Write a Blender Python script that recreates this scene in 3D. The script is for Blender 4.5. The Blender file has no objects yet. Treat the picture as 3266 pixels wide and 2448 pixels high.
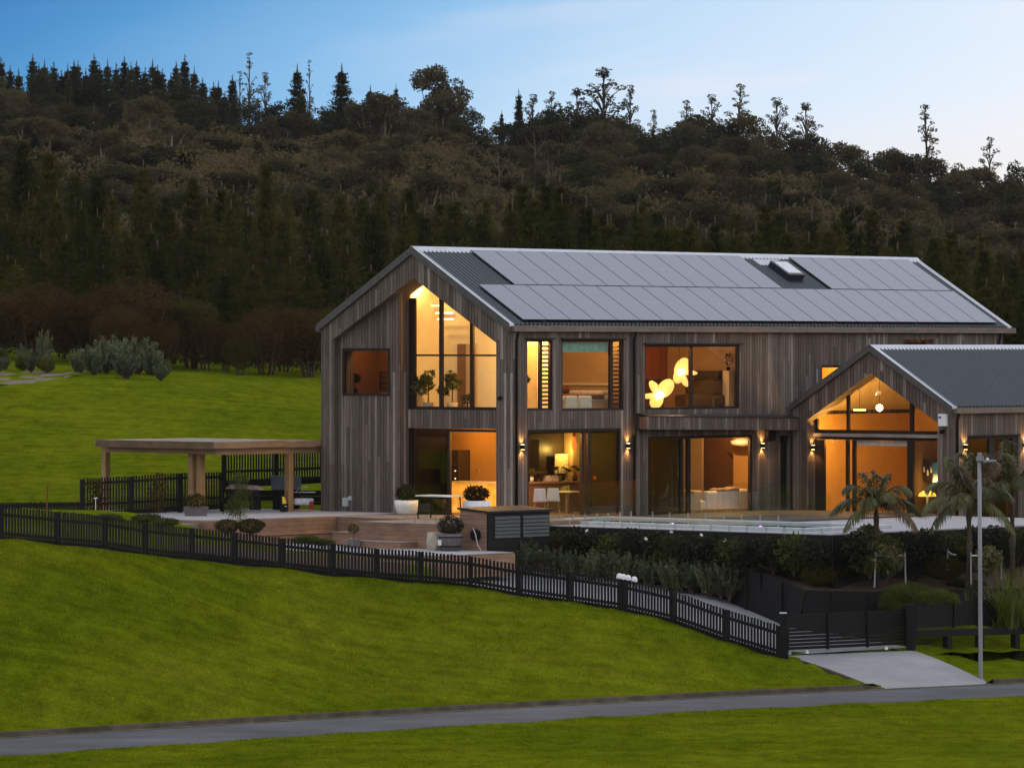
import bpy, math, random
import numpy as np
from mathutils import Vector, Matrix, Euler
R = math.radians
rnd = random.Random(7)
sc = bpy.context.scene
COL = sc.collection
# ------------------------------------------------------------------ camera geometry (metres; camera over the world origin)
F, YH, UC = 15660., 1109.19, 1633.
CAM = 5.3586
def at(u, v, d):                       # the point at depth d seen at photo position (u, v)
    return Vector(((u-UC)/F*d, d, CAM-(v-YH)/F*d))
def X_(u, d): return (u-UC)/F*d
# house frame: x along the ridge, y across (towards the back), z up, floor at 0
TH = R(42.0086)
HO = Vector((-0.0663, 155.94, 0.0)); HROT = R(90)-TH
HM = Matrix.Translation(HO) @ Matrix.Rotation(HROT, 4, 'Z')
def hw(x, y, z=0.): return HM @ Vector((x, y, z))
L_, W_ = 26.767, 8.427
ZE, ZR = 6.085, 8.563
SL = (ZR-ZE)/(W_/2)
def zroof(y): return ZE + SL*min(y, W_-y)
# ------------------------------------------------------------------ mesh builder
class MB:
    def __init__(s): s.v=[]; s.f=[]; s.m=[]
    def add(s, vs, fs, mi=0):
        n=len(s.v); s.v += [tuple(p) for p in vs]; s.f += [tuple(i+n for i in f) for f in fs]; s.m += [mi]*len(fs); return s
    def box(s, x0,x1,y0,y1,z0,z1, mi=0):
        vs=[(x0,y0,z0),(x1,y0,z0),(x1,y1,z0),(x0,y1,z0),(x0,y0,z1),(x1,y0,z1),(x1,y1,z1),(x0,y1,z1)]
        return s.add(vs,[(0,3,2,1),(4,5,6,7),(0,1,5,4),(1,2,6,5),(2,3,7,6),(3,0,4,7)],mi)
    def hexa(s, b, t, mi=0):            # 4 bottom points, 4 top points
        return s.add(list(b)+list(t),[(0,3,2,1),(4,5,6,7),(0,1,5,4),(1,2,6,5),(2,3,7,6),(3,0,4,7)],mi)
    def bar(s, a, b, w, h=None, up=(0,0,1), mi=0):   # box beam from a to b
        a=Vector(a); b=Vector(b); h=h or w; d=(b-a).normalized(); up=Vector(up)
        r=d.cross(up)
        if r.length<1e-4: r=d.cross(Vector((1,0,0)))
        r.normalize(); u=r.cross(d)
        c=[(-w/2,-h/2),(w/2,-h/2),(w/2,h/2),(-w/2,h/2)]
        return s.hexa([a+r*p+u*q for p,q in c],[b+r*p+u*q for p,q in c],mi)
    def tube(s, pts, rads, n=8, cap=True, mi=0):
        pts=[Vector(p) for p in pts]; base=len(s.v); k=len(pts)
        for i,p in enumerate(pts):
            d=(pts[min(i+1,k-1)]-pts[max(i-1,0)]).normalized()
            r=d.cross(Vector((0,0,1)))
            if r.length<1e-3: r=Vector((1,0,0))
            r.normalize(); u=r.cross(d)
            for j in range(n):
                a=2*math.pi*j/n; s.v.append(tuple(p+(r*math.cos(a)+u*math.sin(a))*rads[i]))
        for i in range(k-1):
            for j in range(n):
                s.f.append((base+i*n+j,base+i*n+(j+1)%n,base+(i+1)*n+(j+1)%n,base+(i+1)*n+j)); s.m.append(mi)
        if cap:
            s.f.append(tuple(base+j for j in range(n-1,-1,-1))); s.m.append(mi)
            s.f.append(tuple(base+(k-1)*n+j for j in range(n))); s.m.append(mi)
        return s
    def lathe(s, prof, n=20, c=(0,0,0), mi=0, cap=True):
        c=Vector(c); base=len(s.v); k=len(prof)
        for r,z in prof:
            for j in range(n):
                a=2*math.pi*j/n; s.v.append((c.x+r*math.cos(a),c.y+r*math.sin(a),c.z+z))
        for i in range(k-1):
            for j in range(n):
                s.f.append((base+i*n+j,base+i*n+(j+1)%n,base+(i+1)*n+(j+1)%n,base+(i+1)*n+j)); s.m.append(mi)
        if cap:
            s.f.append(tuple(base+j for j in range(n-1,-1,-1))); s.m.append(mi)
            s.f.append(tuple(base+(k-1)*n+j for j in range(n))); s.m.append(mi)
        return s
    def prism(s, poly, axis, a0, a1, mi=0):   # poly: (p,q) pairs; axis 'x': (y,z), 'y': (x,z), 'z': (x,y)
        def P(p,q,a): return (a,p,q) if axis=='x' else (p,a,q) if axis=='y' else (p,q,a)
        n=len(poly); vs=[P(p,q,a0) for p,q in poly]+[P(p,q,a1) for p,q in poly]
        fs=[tuple(range(n)),tuple(range(2*n-1,n-1,-1))]+[(i,i+n,(i+1)%n+n,(i+1)%n) for i in range(n)]
        return s.add(vs,fs,mi)
    def build(s, name, mat, parent=None, smooth=False, bevel=0):
        me=bpy.data.meshes.new(name); me.from_pydata(s.v,[],s.f)
        mats=mat if isinstance(mat,(list,tuple)) else [mat]
        for m in mats: me.materials.append(m)
        if len(mats)>1: me.polygons.foreach_set('material_index',s.m)
        bmn=__import__('bmesh').new(); bmn.from_mesh(me); __import__('bmesh').ops.recalc_face_normals(bmn,faces=bmn.faces); bmn.to_mesh(me); bmn.free()
        if smooth: me.polygons.foreach_set('use_smooth',[True]*len(me.polygons))
        o=bpy.data.objects.new(name,me); COL.objects.link(o)
        if parent: o.parent=parent
        if bevel:
            b=o.modifiers.new('b','BEVEL'); b.width=bevel; b.segments=2; b.limit_method='ANGLE'
        return o
def npmesh(name, V, Fc, mat, parent=None, tri=True, smooth=False):
    me=bpy.data.meshes.new(name); k=3 if tri else 4
    me.vertices.add(len(V)); me.vertices.foreach_set('co',np.asarray(V,dtype=np.float32).ravel())
    n=len(Fc); me.loops.add(n*k); me.loops.foreach_set('vertex_index',np.asarray(Fc,dtype=np.int32).ravel())
    me.polygons.add(n); me.polygons.foreach_set('loop_start',np.arange(0,n*k,k,dtype=np.int32)); me.polygons.foreach_set('loop_total',np.full(n,k,dtype=np.int32))
    if smooth: me.polygons.foreach_set('use_smooth',[True]*n)
    me.materials.append(mat); me.update(calc_edges=True); me.validate()
    o=bpy.data.objects.new(name,me); COL.objects.link(o)
    if parent: o.parent=parent
    return o
def thing(name, label, cat, loc=(0,0,0), rz=0, group=None, scale=None):
    o=bpy.data.objects.new(name,None); COL.objects.link(o); o.location=loc; o.rotation_euler=(0,0,rz); o.empty_display_size=.2
    if scale: o.scale=scale
    o['label']=label; o['category']=cat
    if group: o['group']=group
    return o
def tag(o,label,cat,group=None):
    o['label']=label; o['category']=cat
    if group: o['group']=group
    return o
def struct(o): o['kind']='structure'; return o
def stuff(o,label=None,cat=None):
    o['kind']='stuff'
    if label: o['label']=label; o['category']=cat
    return o
def dup(root, loc, rz, label=None, group=None, scale=None):
    r=root.copy(); COL.objects.link(r); r.location=loc; r.rotation_euler=(0,0,rz)
    if scale is not None: r.scale=scale
    if label: r['label']=label
    if group: r['group']=group
    for ch in list(root.children):
        c=ch.copy(); COL.objects.link(c); c.parent=r
        for g in list(ch.children):
            d=g.copy(); COL.objects.link(d); d.parent=c
    return r
# ------------------------------------------------------------------ materials
class NT:
    def __init__(s,name):
        s.mat=bpy.data.materials.new(name); s.mat.use_nodes=True; s.t=s.mat.node_tree; s.n=s.t.nodes; s.l=s.t.links
        s.b=s.n['Principled BSDF']; s.out=s.n['Material Output']
    def new(s,t,**k):
        n=s.n.new(t)
        for a,b in k.items(): setattr(n,a,b)
        return n
    def link(s,a,b): s.l.new(a,b)
    def math(s,op,a,b=None,c=None):
        n=s.new('ShaderNodeMath',operation=op)
        for i,x in enumerate((a,b,c)):
            if x is None: continue
            if isinstance(x,(int,float)): n.inputs[i].default_value=x
            else: s.link(x,n.inputs[i])
        return n.outputs[0]
    def ramp(s,fac,stops,interp='LINEAR'):
        n=s.new('ShaderNodeValToRGB'); n.color_ramp.interpolation=interp; e=n.color_ramp.elements
        while len(e)<len(stops): e.new(.5)
        for q,(p,c) in zip(e,stops):
            q.position=p; q.color=(c[0],c[1],c[2],1) if not isinstance(c,(int,float)) else (c,c,c,1)
        s.link(fac,n.inputs[0]); return n.outputs[0]
    def noise(s,vec,scale,detail=4,rough=.55,out='Fac'):
        n=s.new('ShaderNodeTexNoise'); n.inputs['Scale'].default_value=scale; n.inputs['Detail'].default_value=detail; n.inputs['Roughness'].default_value=rough
        if vec is not None: s.link(vec,n.inputs['Vector'])
        return n.outputs[out]
    def mapv(s,vec,scale=(1,1,1),loc=(0,0,0),rot=(0,0,0)):
        n=s.new('ShaderNodeMapping'); n.inputs['Scale'].default_value=scale; n.inputs['Location'].default_value=loc; n.inputs['Rotation'].default_value=rot
        s.link(vec,n.inputs['Vector']); return n.outputs[0]
    def mix(s,fac,a,b,mode='MIX'):
        n=s.new('ShaderNodeMix',data_type='RGBA',blend_type=mode)
        for i,x in ((0,fac),(6,a),(7,b)):
            if isinstance(x,(int,float)): n.inputs[i].default_value=x if i==0 else (x,x,x,1)
            elif isinstance(x,tuple): n.inputs[i].default_value=(*x,1)
            else: s.link(x,n.inputs[i])
        return n.outputs[2]
    def bump(s,h,strength=.3,dist=.02):
        n=s.new('ShaderNodeBump'); n.inputs['Strength'].default_value=strength; n.inputs['Distance'].default_value=dist
        s.link(h,n.inputs['Height']); s.link(n.outputs[0],s.b.inputs['Normal'])
    def obj(s): return s.new('ShaderNodeTexCoord').outputs['Object']
    def pos(s): return s.new('ShaderNodeNewGeometry').outputs['Position']
    def col(s,c): s.link(c,s.b.inputs['Base Color'])
    def set(s,rough=.6,metal=0,spec=.5,**k):
        s.b.inputs['Roughness'].default_value=rough; s.b.inputs['Metallic'].default_value=metal; s.b.inputs['Specular IOR Level'].default_value=spec
        return s
def plain(name,c,rough=.6,metal=0,spec=.4,var=.18,scale=6.,bump=0):
    n=NT(name); n.set(rough,metal,spec); o=n.obj(); f=n.noise(o,scale,4)
    a=tuple(x*(1-var) for x in c); b=tuple(min(1,x*(1+var)) for x in c)
    n.col(n.ramp(f,[(.3,a),(.7,b)]))
    if bump: n.bump(n.noise(o,scale*6,3),bump,.01)
    return n.mat
def emis(name,c,s):
    n=NT(name); n.b.inputs['Base Color'].default_value=(*c,1); n.b.inputs['Emission Color'].default_value=(*c,1); n.b.inputs['Emission Strength'].default_value=s; return n.mat
def cladding():
    n=NT('weathered_cladding'); n.set(.8,0,.25); o=n.obj()
    sp=n.new('ShaderNodeSeparateXYZ'); n.link(o,sp.inputs[0])
    s=n.math('ADD',sp.outputs[0],sp.outputs[1]); b=n.math('DIVIDE',s,.138); idx=n.math('FLOOR',b); fr=n.math('FRACT',b)
    # board lengths: offset by board, so that butt joints fall at different heights
    wn=n.new('ShaderNodeTexWhiteNoise',noise_dimensions='1D'); n.link(idx,wn.inputs['W'])
    zz=n.math('ADD',sp.outputs[2],n.math('MULTIPLY',wn.outputs['Value'],7.))
    zi=n.math('FLOOR',n.math('DIVIDE',zz,5.6))
    cv=n.new('ShaderNodeCombineXYZ'); n.link(idx,cv.inputs[0]); n.link(zi,cv.inputs[1])
    w2=n.new('ShaderNodeTexWhiteNoise',noise_dimensions='2D'); n.link(cv.outputs[0],w2.inputs['Vector'])
    tint=n.ramp(w2.outputs['Value'],[(0,(.092,.072,.059)),(.4,(.118,.093,.077)),(.8,(.155,.125,.105)),(.94,(.205,.175,.152)),(1,(.30,.262,.225))])
    cs=n.new('ShaderNodeCombineXYZ'); n.link(n.math('MULTIPLY',s,26.),cs.inputs[0]); n.link(n.math('MULTIPLY',sp.outputs[2],.9),cs.inputs[2]); n.link(idx,cs.inputs[1])
    grain=n.noise(cs.outputs[0],1.6,5,.65)
    c=n.mix(.75,tint,n.ramp(grain,[(.3,.38),(.5,1.),(.72,1.6)]),'MULTIPLY')
    big=n.noise(n.mapv(o,(.5,.5,.28)),1.1,3)
    c=n.mix(n.ramp(big,[(.35,0.),(.7,.5)]),c,n.mix(1.,c,(.62,.56,.58),'MULTIPLY'))
    low=n.ramp(sp.outputs[2],[(0,1.),(1,1.)])
    g=n.math('MINIMUM',fr,n.math('SUBTRACT',1.,fr)); gr=n.ramp(g,[(.03,.22),(.11,1.)])
    c=n.mix(1.,c,gr,'MULTIPLY'); n.col(c)
    n.bump(n.math('ADD',n.ramp(g,[(.0,0.),(.08,1.)]),n.math('MULTIPLY',grain,.35)),.6,.012); return n.mat
def timber(name,c,pitch=.0,axis=2,rough=.7,dark=.35,var=.25):
    n=NT(name); n.set(rough,0,.3); o=n.obj(); sp=n.new('ShaderNodeSeparateXYZ'); n.link(o,sp.inputs[0])
    sc_=[14,14,14]
    if axis==2: sc_=(1.2,1.2,22)
    else: sc_=(22,22,1.2)
    grain=n.noise(n.mapv(o,sc_),1.3,5,.6)
    cc=n.ramp(grain,[(.3,tuple(x*(1-var) for x in c)),(.7,tuple(x*(1+var) for x in c))])
    cc=n.mix(.6,cc,n.ramp(n.noise(o,1.7,3),[(.3,.7),(.7,1.2)]),'MULTIPLY')
    if pitch:
        b=n.math('DIVIDE',sp.outputs[axis],pitch); fr=n.math('FRACT',b); wn=n.new('ShaderNodeTexWhiteNoise',noise_dimensions='1D'); n.link(n.math('FLOOR',b),wn.inputs['W'])
        cc=n.mix(1.,cc,n.ramp(wn.outputs['Value'],[(0,.8),(1,1.2)]),'MULTIPLY')
        g=n.math('MINIMUM',fr,n.math('SUBTRACT',1.,fr)); gr=n.ramp(g,[(.015,dark),(.05,1.)]); cc=n.mix(1.,cc,gr,'MULTIPLY'); n.bump(gr,.5,.01)
    n.col(cc); return n.mat
def leafmat(name,a,b,rough=.65,scale=.9,tint=.25,spec=.25):
    n=NT(name); n.set(rough,0,spec); p=n.pos(); oi=n.new('ShaderNodeObjectInfo')
    f=n.noise(p,scale,3); c=n.ramp(f,[(.3,a),(.7,b)])
    f2=n.noise(p,scale*9,2); c=n.mix(.6,c,n.ramp(f2,[(.3,.65),(.7,1.35)]),'MULTIPLY')
    r=n.ramp(oi.outputs['Random'],[(0,(1-tint,1-tint,1-tint)),(.5,(1,1,1)),(1,(1+tint*1.3,1+tint*.8,1+tint*.6))])
    fc=n.mix(1.,c,r,'MULTIPLY'); n.col(fc)
    tr=n.new('ShaderNodeBsdfTranslucent'); n.link(fc,tr.inputs[0]); m=n.new('ShaderNodeMixShader'); m.inputs[0].default_value=.42
    n.link(n.b.outputs[0],m.inputs[1]); n.link(tr.outputs[0],m.inputs[2]); n.link(m.outputs[0],n.out.inputs[0]); return n.mat
def glass(name,tint,f0=.035,rough=.0,power=5.):
    n=NT(name); t=n.new('ShaderNodeBsdfTransparent'); t.inputs[0].default_value=(*tint,1)
    g=n.new('ShaderNodeBsdfGlossy'); g.inputs['Roughness'].default_value=rough; g.inputs[0].default_value=(1,1,1,1)
    lw=n.new('ShaderNodeLayerWeight'); lw.inputs[0].default_value=.5
    fr=n.math('ADD',n.math('MULTIPLY',n.math('POWER',lw.outputs['Facing'],power),1-f0),f0)
    m=n.new('ShaderNodeMixShader'); n.link(fr,m.inputs[0]); n.link(t.outputs[0],m.inputs[1]); n.link(g.outputs[0],m.inputs[2])
    n.link(m.outputs[0],n.out.inputs[0]); n.n.remove(n.b); return n.mat
M={}
M['clad']=cladding()
M['roof']=plain('dark_corrugated_steel',(.013,.018,.025),.28,.0,.6,.15,3)
M['cap']=plain('pale_metal_flashing',(.50,.52,.57),.5,.2,.5,.08,3)
M['barge']=plain('dark_barge_board',(.075,.07,.068),.6,0,.3,.2)
M['fascia']=timber('brown_gutter',(.17,.135,.11))
M['frame']=plain('dark_bronze_aluminium',(.020,.013,.010),.6,0,.2,.15)
M['black']=plain('black_paint',(.007,.007,.0075),.7,0,.2,.3)
M['blackwood']=timber('black_stained_timber',(.0065,.0068,.0066),0,0,.85)
M['blackwood_mat']=M['blackwood']
M['glass']=glass('window_glass',(.96,.96,.93),.025)
M['glassdark']=glass('reflection_tint_glass',(.42,.46,.30),.07)  # dark green tint stands in for lawn reflections and dim rooms behind
M['poolglass']=glass('pool_fence_glass',(.95,.975,.965),.022)
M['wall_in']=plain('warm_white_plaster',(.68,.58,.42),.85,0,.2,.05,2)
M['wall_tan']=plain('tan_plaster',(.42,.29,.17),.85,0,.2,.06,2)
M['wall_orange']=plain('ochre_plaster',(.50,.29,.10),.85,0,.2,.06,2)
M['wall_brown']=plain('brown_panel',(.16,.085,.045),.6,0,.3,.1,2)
M['wood_floor']=timber('oak_floor',(.27,.16,.08),.15,0)
M['ceiling_in']=plain('ceiling_board',(.55,.45,.32),.9,0,.1,.04,2)
M['cabinet']=plain('pale_cabinet',(.72,.56,.30),.5,0,.4,.08,1.5)
def onyx():
    n=NT('backlit_onyx'); n.set(.3,0,.4); o=n.obj(); f=n.noise(n.mapv(o,(1,1.2,1.6)),2.2,5,.6); c=n.ramp(f,[(.3,(.70,.25,.02)),(.55,(1.,.46,.06)),(.75,(1.,.62,.16))]); n.col(c); n.link(c,n.b.inputs['Emission Color']); n.b.inputs['Emission Strength'].default_value=.62; return n.mat
M['cabinet_lit']=onyx()
M['darkcab']=plain('dark_kitchen_unit',(.05,.035,.022),.4,0,.5,.15)
M['white']=plain('white_ceramic',(.72,.72,.72),.4,0,.4,.05)
M['cream']=plain('cream_fabric',(.60,.53,.44),.9,0,.1,.08,5,.2)
M['deckbrown']=timber('brown_decking_boards',(.27,.16,.105),.14,2)
M['decktop']=timber('grey_decking',(.24,.19,.165),.0,2)
M['pine']=timber('pale_pine_posts',(.30,.185,.085),0,0,.7,.4,.2)
M['pine_beam']=timber('pale_pine_beams',(.27,.175,.105),0,2,.7,.4,.22)
M['concrete']=plain('pale_concrete',(.33,.33,.345),.85,0,.2,.12,4,.3)
M['coping']=plain('pale_pool_coping',(.46,.49,.52),.6,0,.3,.1,3)
M['steel']=plain('steel',(.55,.55,.55),.3,.9,.5,.1)
M['galv']=plain('galvanised_steel',(.23,.23,.25),.55,.3,.5,.12,14)
M['barrel']=timber('grey_barrel_staves',(.14,.12,.12),0,0)
M['trunk']=timber('bark',(.085,.062,.045),0,0,.9)
M['paletrunk']=timber('pale_bark',(.2,.17,.13),0,0,.9)
M['soil']=plain('bark_mulch',(.075,.052,.035),.95,0,.1,.4,9,.6)
M['pot_terracotta']=plain('stone_pot',(.42,.36,.28),.8,0,.2,.1)
M['L_pine']=leafmat('pine_needles',(.026,.030,.006),(.066,.068,.014),.7,.5,.4,.0)
M['L_far']=leafmat('far_conifer_needles',(.025,.029,.013),(.050,.054,.025),.8,.5,.35,.0)
M['L_bush']=leafmat('forest_leaves',(.046,.042,.021),(.082,.074,.036),.8,.22,.42,.0)
M['L_brown']=leafmat('brown_shrub_leaves',(.040,.025,.008),(.075,.046,.015),.8,.9,.2,.05)
M['L_olive']=leafmat('olive_shrub_leaves',(.034,.034,.007),(.07,.064,.014),.8,.9,.2,.05)
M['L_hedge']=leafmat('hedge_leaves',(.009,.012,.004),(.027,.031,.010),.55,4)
M['L_grey']=leafmat('grey_green_leaves',(.055,.07,.032),(.15,.18,.095),.6,3)
M['L_lime']=leafmat('lime_shrub_leaves',(.05,.065,.006),(.12,.135,.015),.6,3)
M['L_palm']=leafmat('palm_leaves',(.06,.068,.014),(.15,.15,.042),.45,2,.2,.5)
M['L_palmdry']=leafmat('dry_palm_leaves',(.08,.055,.028),(.19,.14,.08),.6,2)
M['L_flax']=leafmat('flax_leaves',(.07,.09,.01),(.18,.2,.03),.45,2)
M['L_cover']=leafmat('ground_cover_leaves',(.03,.04,.006),(.075,.09,.014),.7,3)
M['L_indoor']=leafmat('indoor_leaves',(.05,.06,.015),(.13,.13,.03),.5,4)
M['candle']=plain('pale_pine_shoot',(.12,.085,.04),.9)
def grassmat(name,k=1.,blade=False):
    n=NT(name); n.set(.9,0,.0); p=n.pos()
    a=n.noise(n.mapv(p,(.22,.10,.3)),1.,4,.6); b=n.noise(n.mapv(p,(1.6,.75,1.),rot=(0,0,.5)),1.,6,.72); c=n.noise(p,11.,4,.75)
    col=n.ramp(a,[(.25,(.087*k,.114*k,.003*k)),(.46,(.104*k,.132*k,.0035*k)),(.60,(.128*k,.154*k,.005*k)),(.8,(.150*k,.152*k,.010*k))])
    st=n.noise(n.mapv(p,(.16,1.25,.6),rot=(0,0,.12)),1.,5,.7); col=n.mix(.8,col,n.ramp(st,[(.3,.66),(.5,1.),(.7,1.3)]),'MULTIPLY')
    col=n.mix(.7,col,n.ramp(b,[(.30,.55),(.5,1.),(.70,1.42)]),'MULTIPLY')
    col=n.mix(.8,col,n.ramp(c,[(.25,.45),(.5,1.),(.75,1.5)]),'MULTIPLY')
    if not blade:
        n.bump(n.math('ADD',n.math('MULTIPLY',c,1.),n.math('MULTIPLY',n.noise(p,3.,3),1.2)),1.,.10)
    else:
        oi=n.new('ShaderNodeNewGeometry'); col=n.mix(.7,col,n.ramp(oi.outputs['Random Per Island'],[(0,(.55,.6,.5)),(.6,(1,1,1)),(1,(1.7,1.45,2.))]),'MULTIPLY')
    n.col(col); return n.mat
M['grass']=grassmat('lawn_grass',1.0)
M['blade']=grassmat('grass_blades',1.25,True)
def asphalt():
    n=NT('asphalt'); n.set(.85,0,.25); p=n.pos(); f=n.noise(p,30,4,.7); g=n.noise(n.mapv(p,(.3,.3,.3)),1.3,4)
    c=n.ramp(f,[(.3,(.040,.039,.043)),(.7,(.105,.103,.112))]); c=n.mix(.9,c,n.ramp(g,[(.3,.62),(.7,1.3)]),'MULTIPLY'); g2=n.noise(n.mapv(p,(.12,1.6,.3),rot=(0,0,.62)),1.,4); c=n.mix(.6,c,n.ramp(g2,[(.35,.75),(.65,1.2)]),'MULTIPLY'); n.col(c); n.bump(f,.4,.01); return n.mat
M['asphalt']=asphalt()
def driveway():
    n=NT('exposed_aggregate'); n.set(.85,0,.25); p=n.pos(); f=n.noise(p,26,4,.75); g=n.noise(p,.7,5)
    c=n.ramp(f,[(.3,(.19,.188,.19)),(.7,(.33,.325,.33))]); c=n.mix(.7,c,n.ramp(g,[(.3,.75),(.7,1.15)]),'MULTIPLY'); n.col(c); n.bump(f,.4,.01); return n.mat
M['drive']=driveway()
M['kerb']=plain('kerb_concrete',(.105,.092,.066),.95,0,.05,.4,2.2,.3)
def solar():
    n=NT('solar_cells'); n.set(.22,0,.75); o=n.obj(); p=n.pos(); f=n.noise(p,60,2)
    n.col(n.ramp(f,[(.3,(.024,.029,.066)),(.7,(.042,.048,.095))])); n.b.inputs['IOR'].default_value=1.62
    n.b.inputs['Coat Weight'].default_value=.3; n.b.inputs['Coat Roughness'].default_value=.18; return n.mat
M['solar']=solar()
M['solarline']=plain('panel_edge',(.30,.30,.34),.4,.3)
M['solargap']=plain('panel_frame',(.02,.02,.025),.5)
def watermat():
    n=NT('pool_water'); n.set(.03,0,.5); n.b.inputs['Base Color'].default_value=(.02,.05,.05,1); n.b.inputs['IOR'].default_value=1.33
    n.bump(n.noise(n.pos(),4,2),.05,.02); return n.mat
M['water']=watermat()
WARM=(1.,.50,.13)
M['bulb']=emis('lamp_glow',(1.,.62,.25),9.)
M['petal']=emis('petal_shade_glow',(1.,.60,.17),1.05)
M['spotglow']=emis('wall_lamp_lens',(1.,.55,.2),25.)
M['orangeglow']=emis('orange_glass_glow',(1.,.12,.015),1.6)
# ------------------------------------------------------------------ terrain: one smooth surface through surveyed points
PX=[(0,2344,118.7),(1100,2278,125.4),(2200,2217.5,132.2),(2687,2195,135.),(3166,2174.5,137.6),(-600,2386,115.2),(3800,2146,141.5),
 (300,2200,122.6),(300,2050,127),(300,1900,131.5),(1100,2160,130.5),(1100,2040,135),(1100,1930,139),(1800,2150,133.5),(1800,2060,137),(2300,2170,135.2),(2450,2130,137.6),
 (0,1714,134),(183,1736,135.5),(333,1746,137),(463,1770,138),(610,1784,139.5),(748,1796,140.5),(1000,1823,142),(1336,1858,143.5),(1500,1876,144),(1654,1895,143.8),(1816,1918,143),(1990,1943,142),(2146,1977,141),(2315,2042,140),(2487,2092,139),
 (300,1650,148),(450,1642,153),(300,1625,163),(574,1618,163),(709,1600,165),
 (300,1560,172),(300,1480,182),(300,1400,193),(300,1300,205),(298,1181,223),(298,1187,236),(512,1142,256),(746,1149,256),(1025,1164,256),(0,1211,216),(0,1104,258),(497,1189,224),(497,1196,238),(746,1216,222),(746,1222,236),(1025,1246,220),(1025,1240,236),
 (1000,1480,184),(1000,1380,200),(-500,1190,222),(-500,1100,258),(-500,1450,185),(-500,1650,150),(-500,1740,134),
 (2510,2075,140.3),(2895,2058,142.8),(2500,2000,144.5),(2130,1975,142.3),(2130,1880,149.5),(1816,1920,144.6),(1816,1845,150),(1500,1875,146),
 (2340,1890,146),(2100,1850,149),(2900,2075,142.2),(3266,2085,144),(3020,2085,143.2),(3128,2165,138.4),(3266,2130,141.5),(3600,2060,146)]
WP=[tuple(at(u,v,d)) for u,v,d in PX]
WP+=[(-80,100,-4),(-80,130,-1.5),(-80,165,1.5),(-80,220,4.6),(-80,265,6.5),(-40,110,-4.1),(80,195,-4),(80,225,-1.),(80,265,2.),(40,165,-3.6),(40,200,-.8),(40,262,1.8),(12,205,.3),(15,258,2.),(0,230,1.8),(0,258,3.2)]
for x,y in ((-7,8),(-3,11),(-2,-1),(4,3),(12,3),(22,3),(22,-5),(10,-6)):
    q=hw(x,y); WP.append((q.x,q.y,-1.0))
for x,y in ((-9,-2),(-8,1),(-9,-6)): q=hw(x,y); WP.append((q.x,q.y,-1.05))
for x,y in ((-3,-12),(0,-15.5),(5,-15.5)): q=hw(x,y); WP.append((q.x,q.y,-1.35))
WP=np.array(WP)
def tps_fit(P,lam=.02):
    n=len(P); d=np.hypot(P[:,None,0]-P[None,:,0],P[:,None,1]-P[None,:,1])
    K=np.where(d>0,d*d*np.log(d+1e-9),0)+np.eye(n)*lam*50
    Q=np.c_[np.ones(n),P[:,:2]]; A=np.zeros((n+3,n+3)); A[:n,:n]=K; A[:n,n:]=Q; A[n:,:n]=Q.T
    return np.linalg.solve(A,np.r_[P[:,2],0,0,0])
TW=tps_fit(WP)
def ground(x,y):
    x=np.asarray(x,dtype=float); y=np.asarray(y,dtype=float); sh=x.shape; x=x.ravel(); y=y.ravel(); out=np.empty(len(x))
    for i in range(0,len(x),20000):
        a=x[i:i+20000]; b=y[i:i+20000]; d2=(a[:,None]-WP[None,:,0])**2+(b[:,None]-WP[None,:,1])**2
        out[i:i+20000]=(.5*d2*np.log(d2+1e-12))@TW[:-3]+TW[-3]+TW[-2]*a+TW[-1]*b
    return out.reshape(sh)
def gz(x,y): return float(ground(np.array([x]),np.array([y]))[0])
def gat(u,d):
    x=X_(u,d); return Vector((x,d,gz(x,d)))
KX=[-80,-40]+[X_(u,d) for u,v,d in ((0,0,118.7),(1100,0,125.4),(2200,0,132.2),(2687,0,135.),(3166,0,137.6))]+[30,80]
KD=[62,95.5,118.7,125.4,132.2,135.,137.6,148.5,182]
NX=[-80,-40]+[X_(0,111.9),X_(1100,118.6),X_(2200,125.6),X_(3266,131.2)]+[30,80]
ND=[55,89,111.9,118.6,125.6,131.2,142,176]
kd=lambda x: np.interp(x,KX,KD); nd=lambda x: np.interp(x,NX,ND)
ROADZ=-4.06
def grid(name,X,Y,Z,mat):
    r,c=X.shape; V=np.stack([X,Y,Z],-1).reshape(-1,3); i=np.arange(r*c).reshape(r,c)
    Fc=np.stack([i[:-1,:-1],i[:-1,1:],i[1:,1:],i[1:,:-1]],-1).reshape(-1,4)
    return struct(npmesh(name,V,Fc,mat,tri=False,smooth=True))
xs=np.r_[np.arange(-80,-24,2.),np.arange(-24,24,.5),np.arange(24,81,2.)]
rs=np.r_[np.arange(0,50,.5),np.arange(50,150,1.5)]
Xg,Rg=np.meshgrid(xs,rs); Yg=kd(Xg)+.12+Rg; Yg=np.minimum(Yg,272+Xg*0)
Zg=ground(Xg,Yg)
sm=np.clip(Rg/1.6,0,1); Zg=Zg*sm+(ROADZ+.145)*(1-sm)
def micro(x,y): return .035*np.sin(x*1.9+y*.7)*np.sin(y*1.3-x*.4)+.02*np.sin(x*4.1-y*2.2)
Zg=Zg+micro(Xg,Yg)*sm
lawn=grid('lawn',Xg,Yg,Zg,M['grass'])
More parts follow.
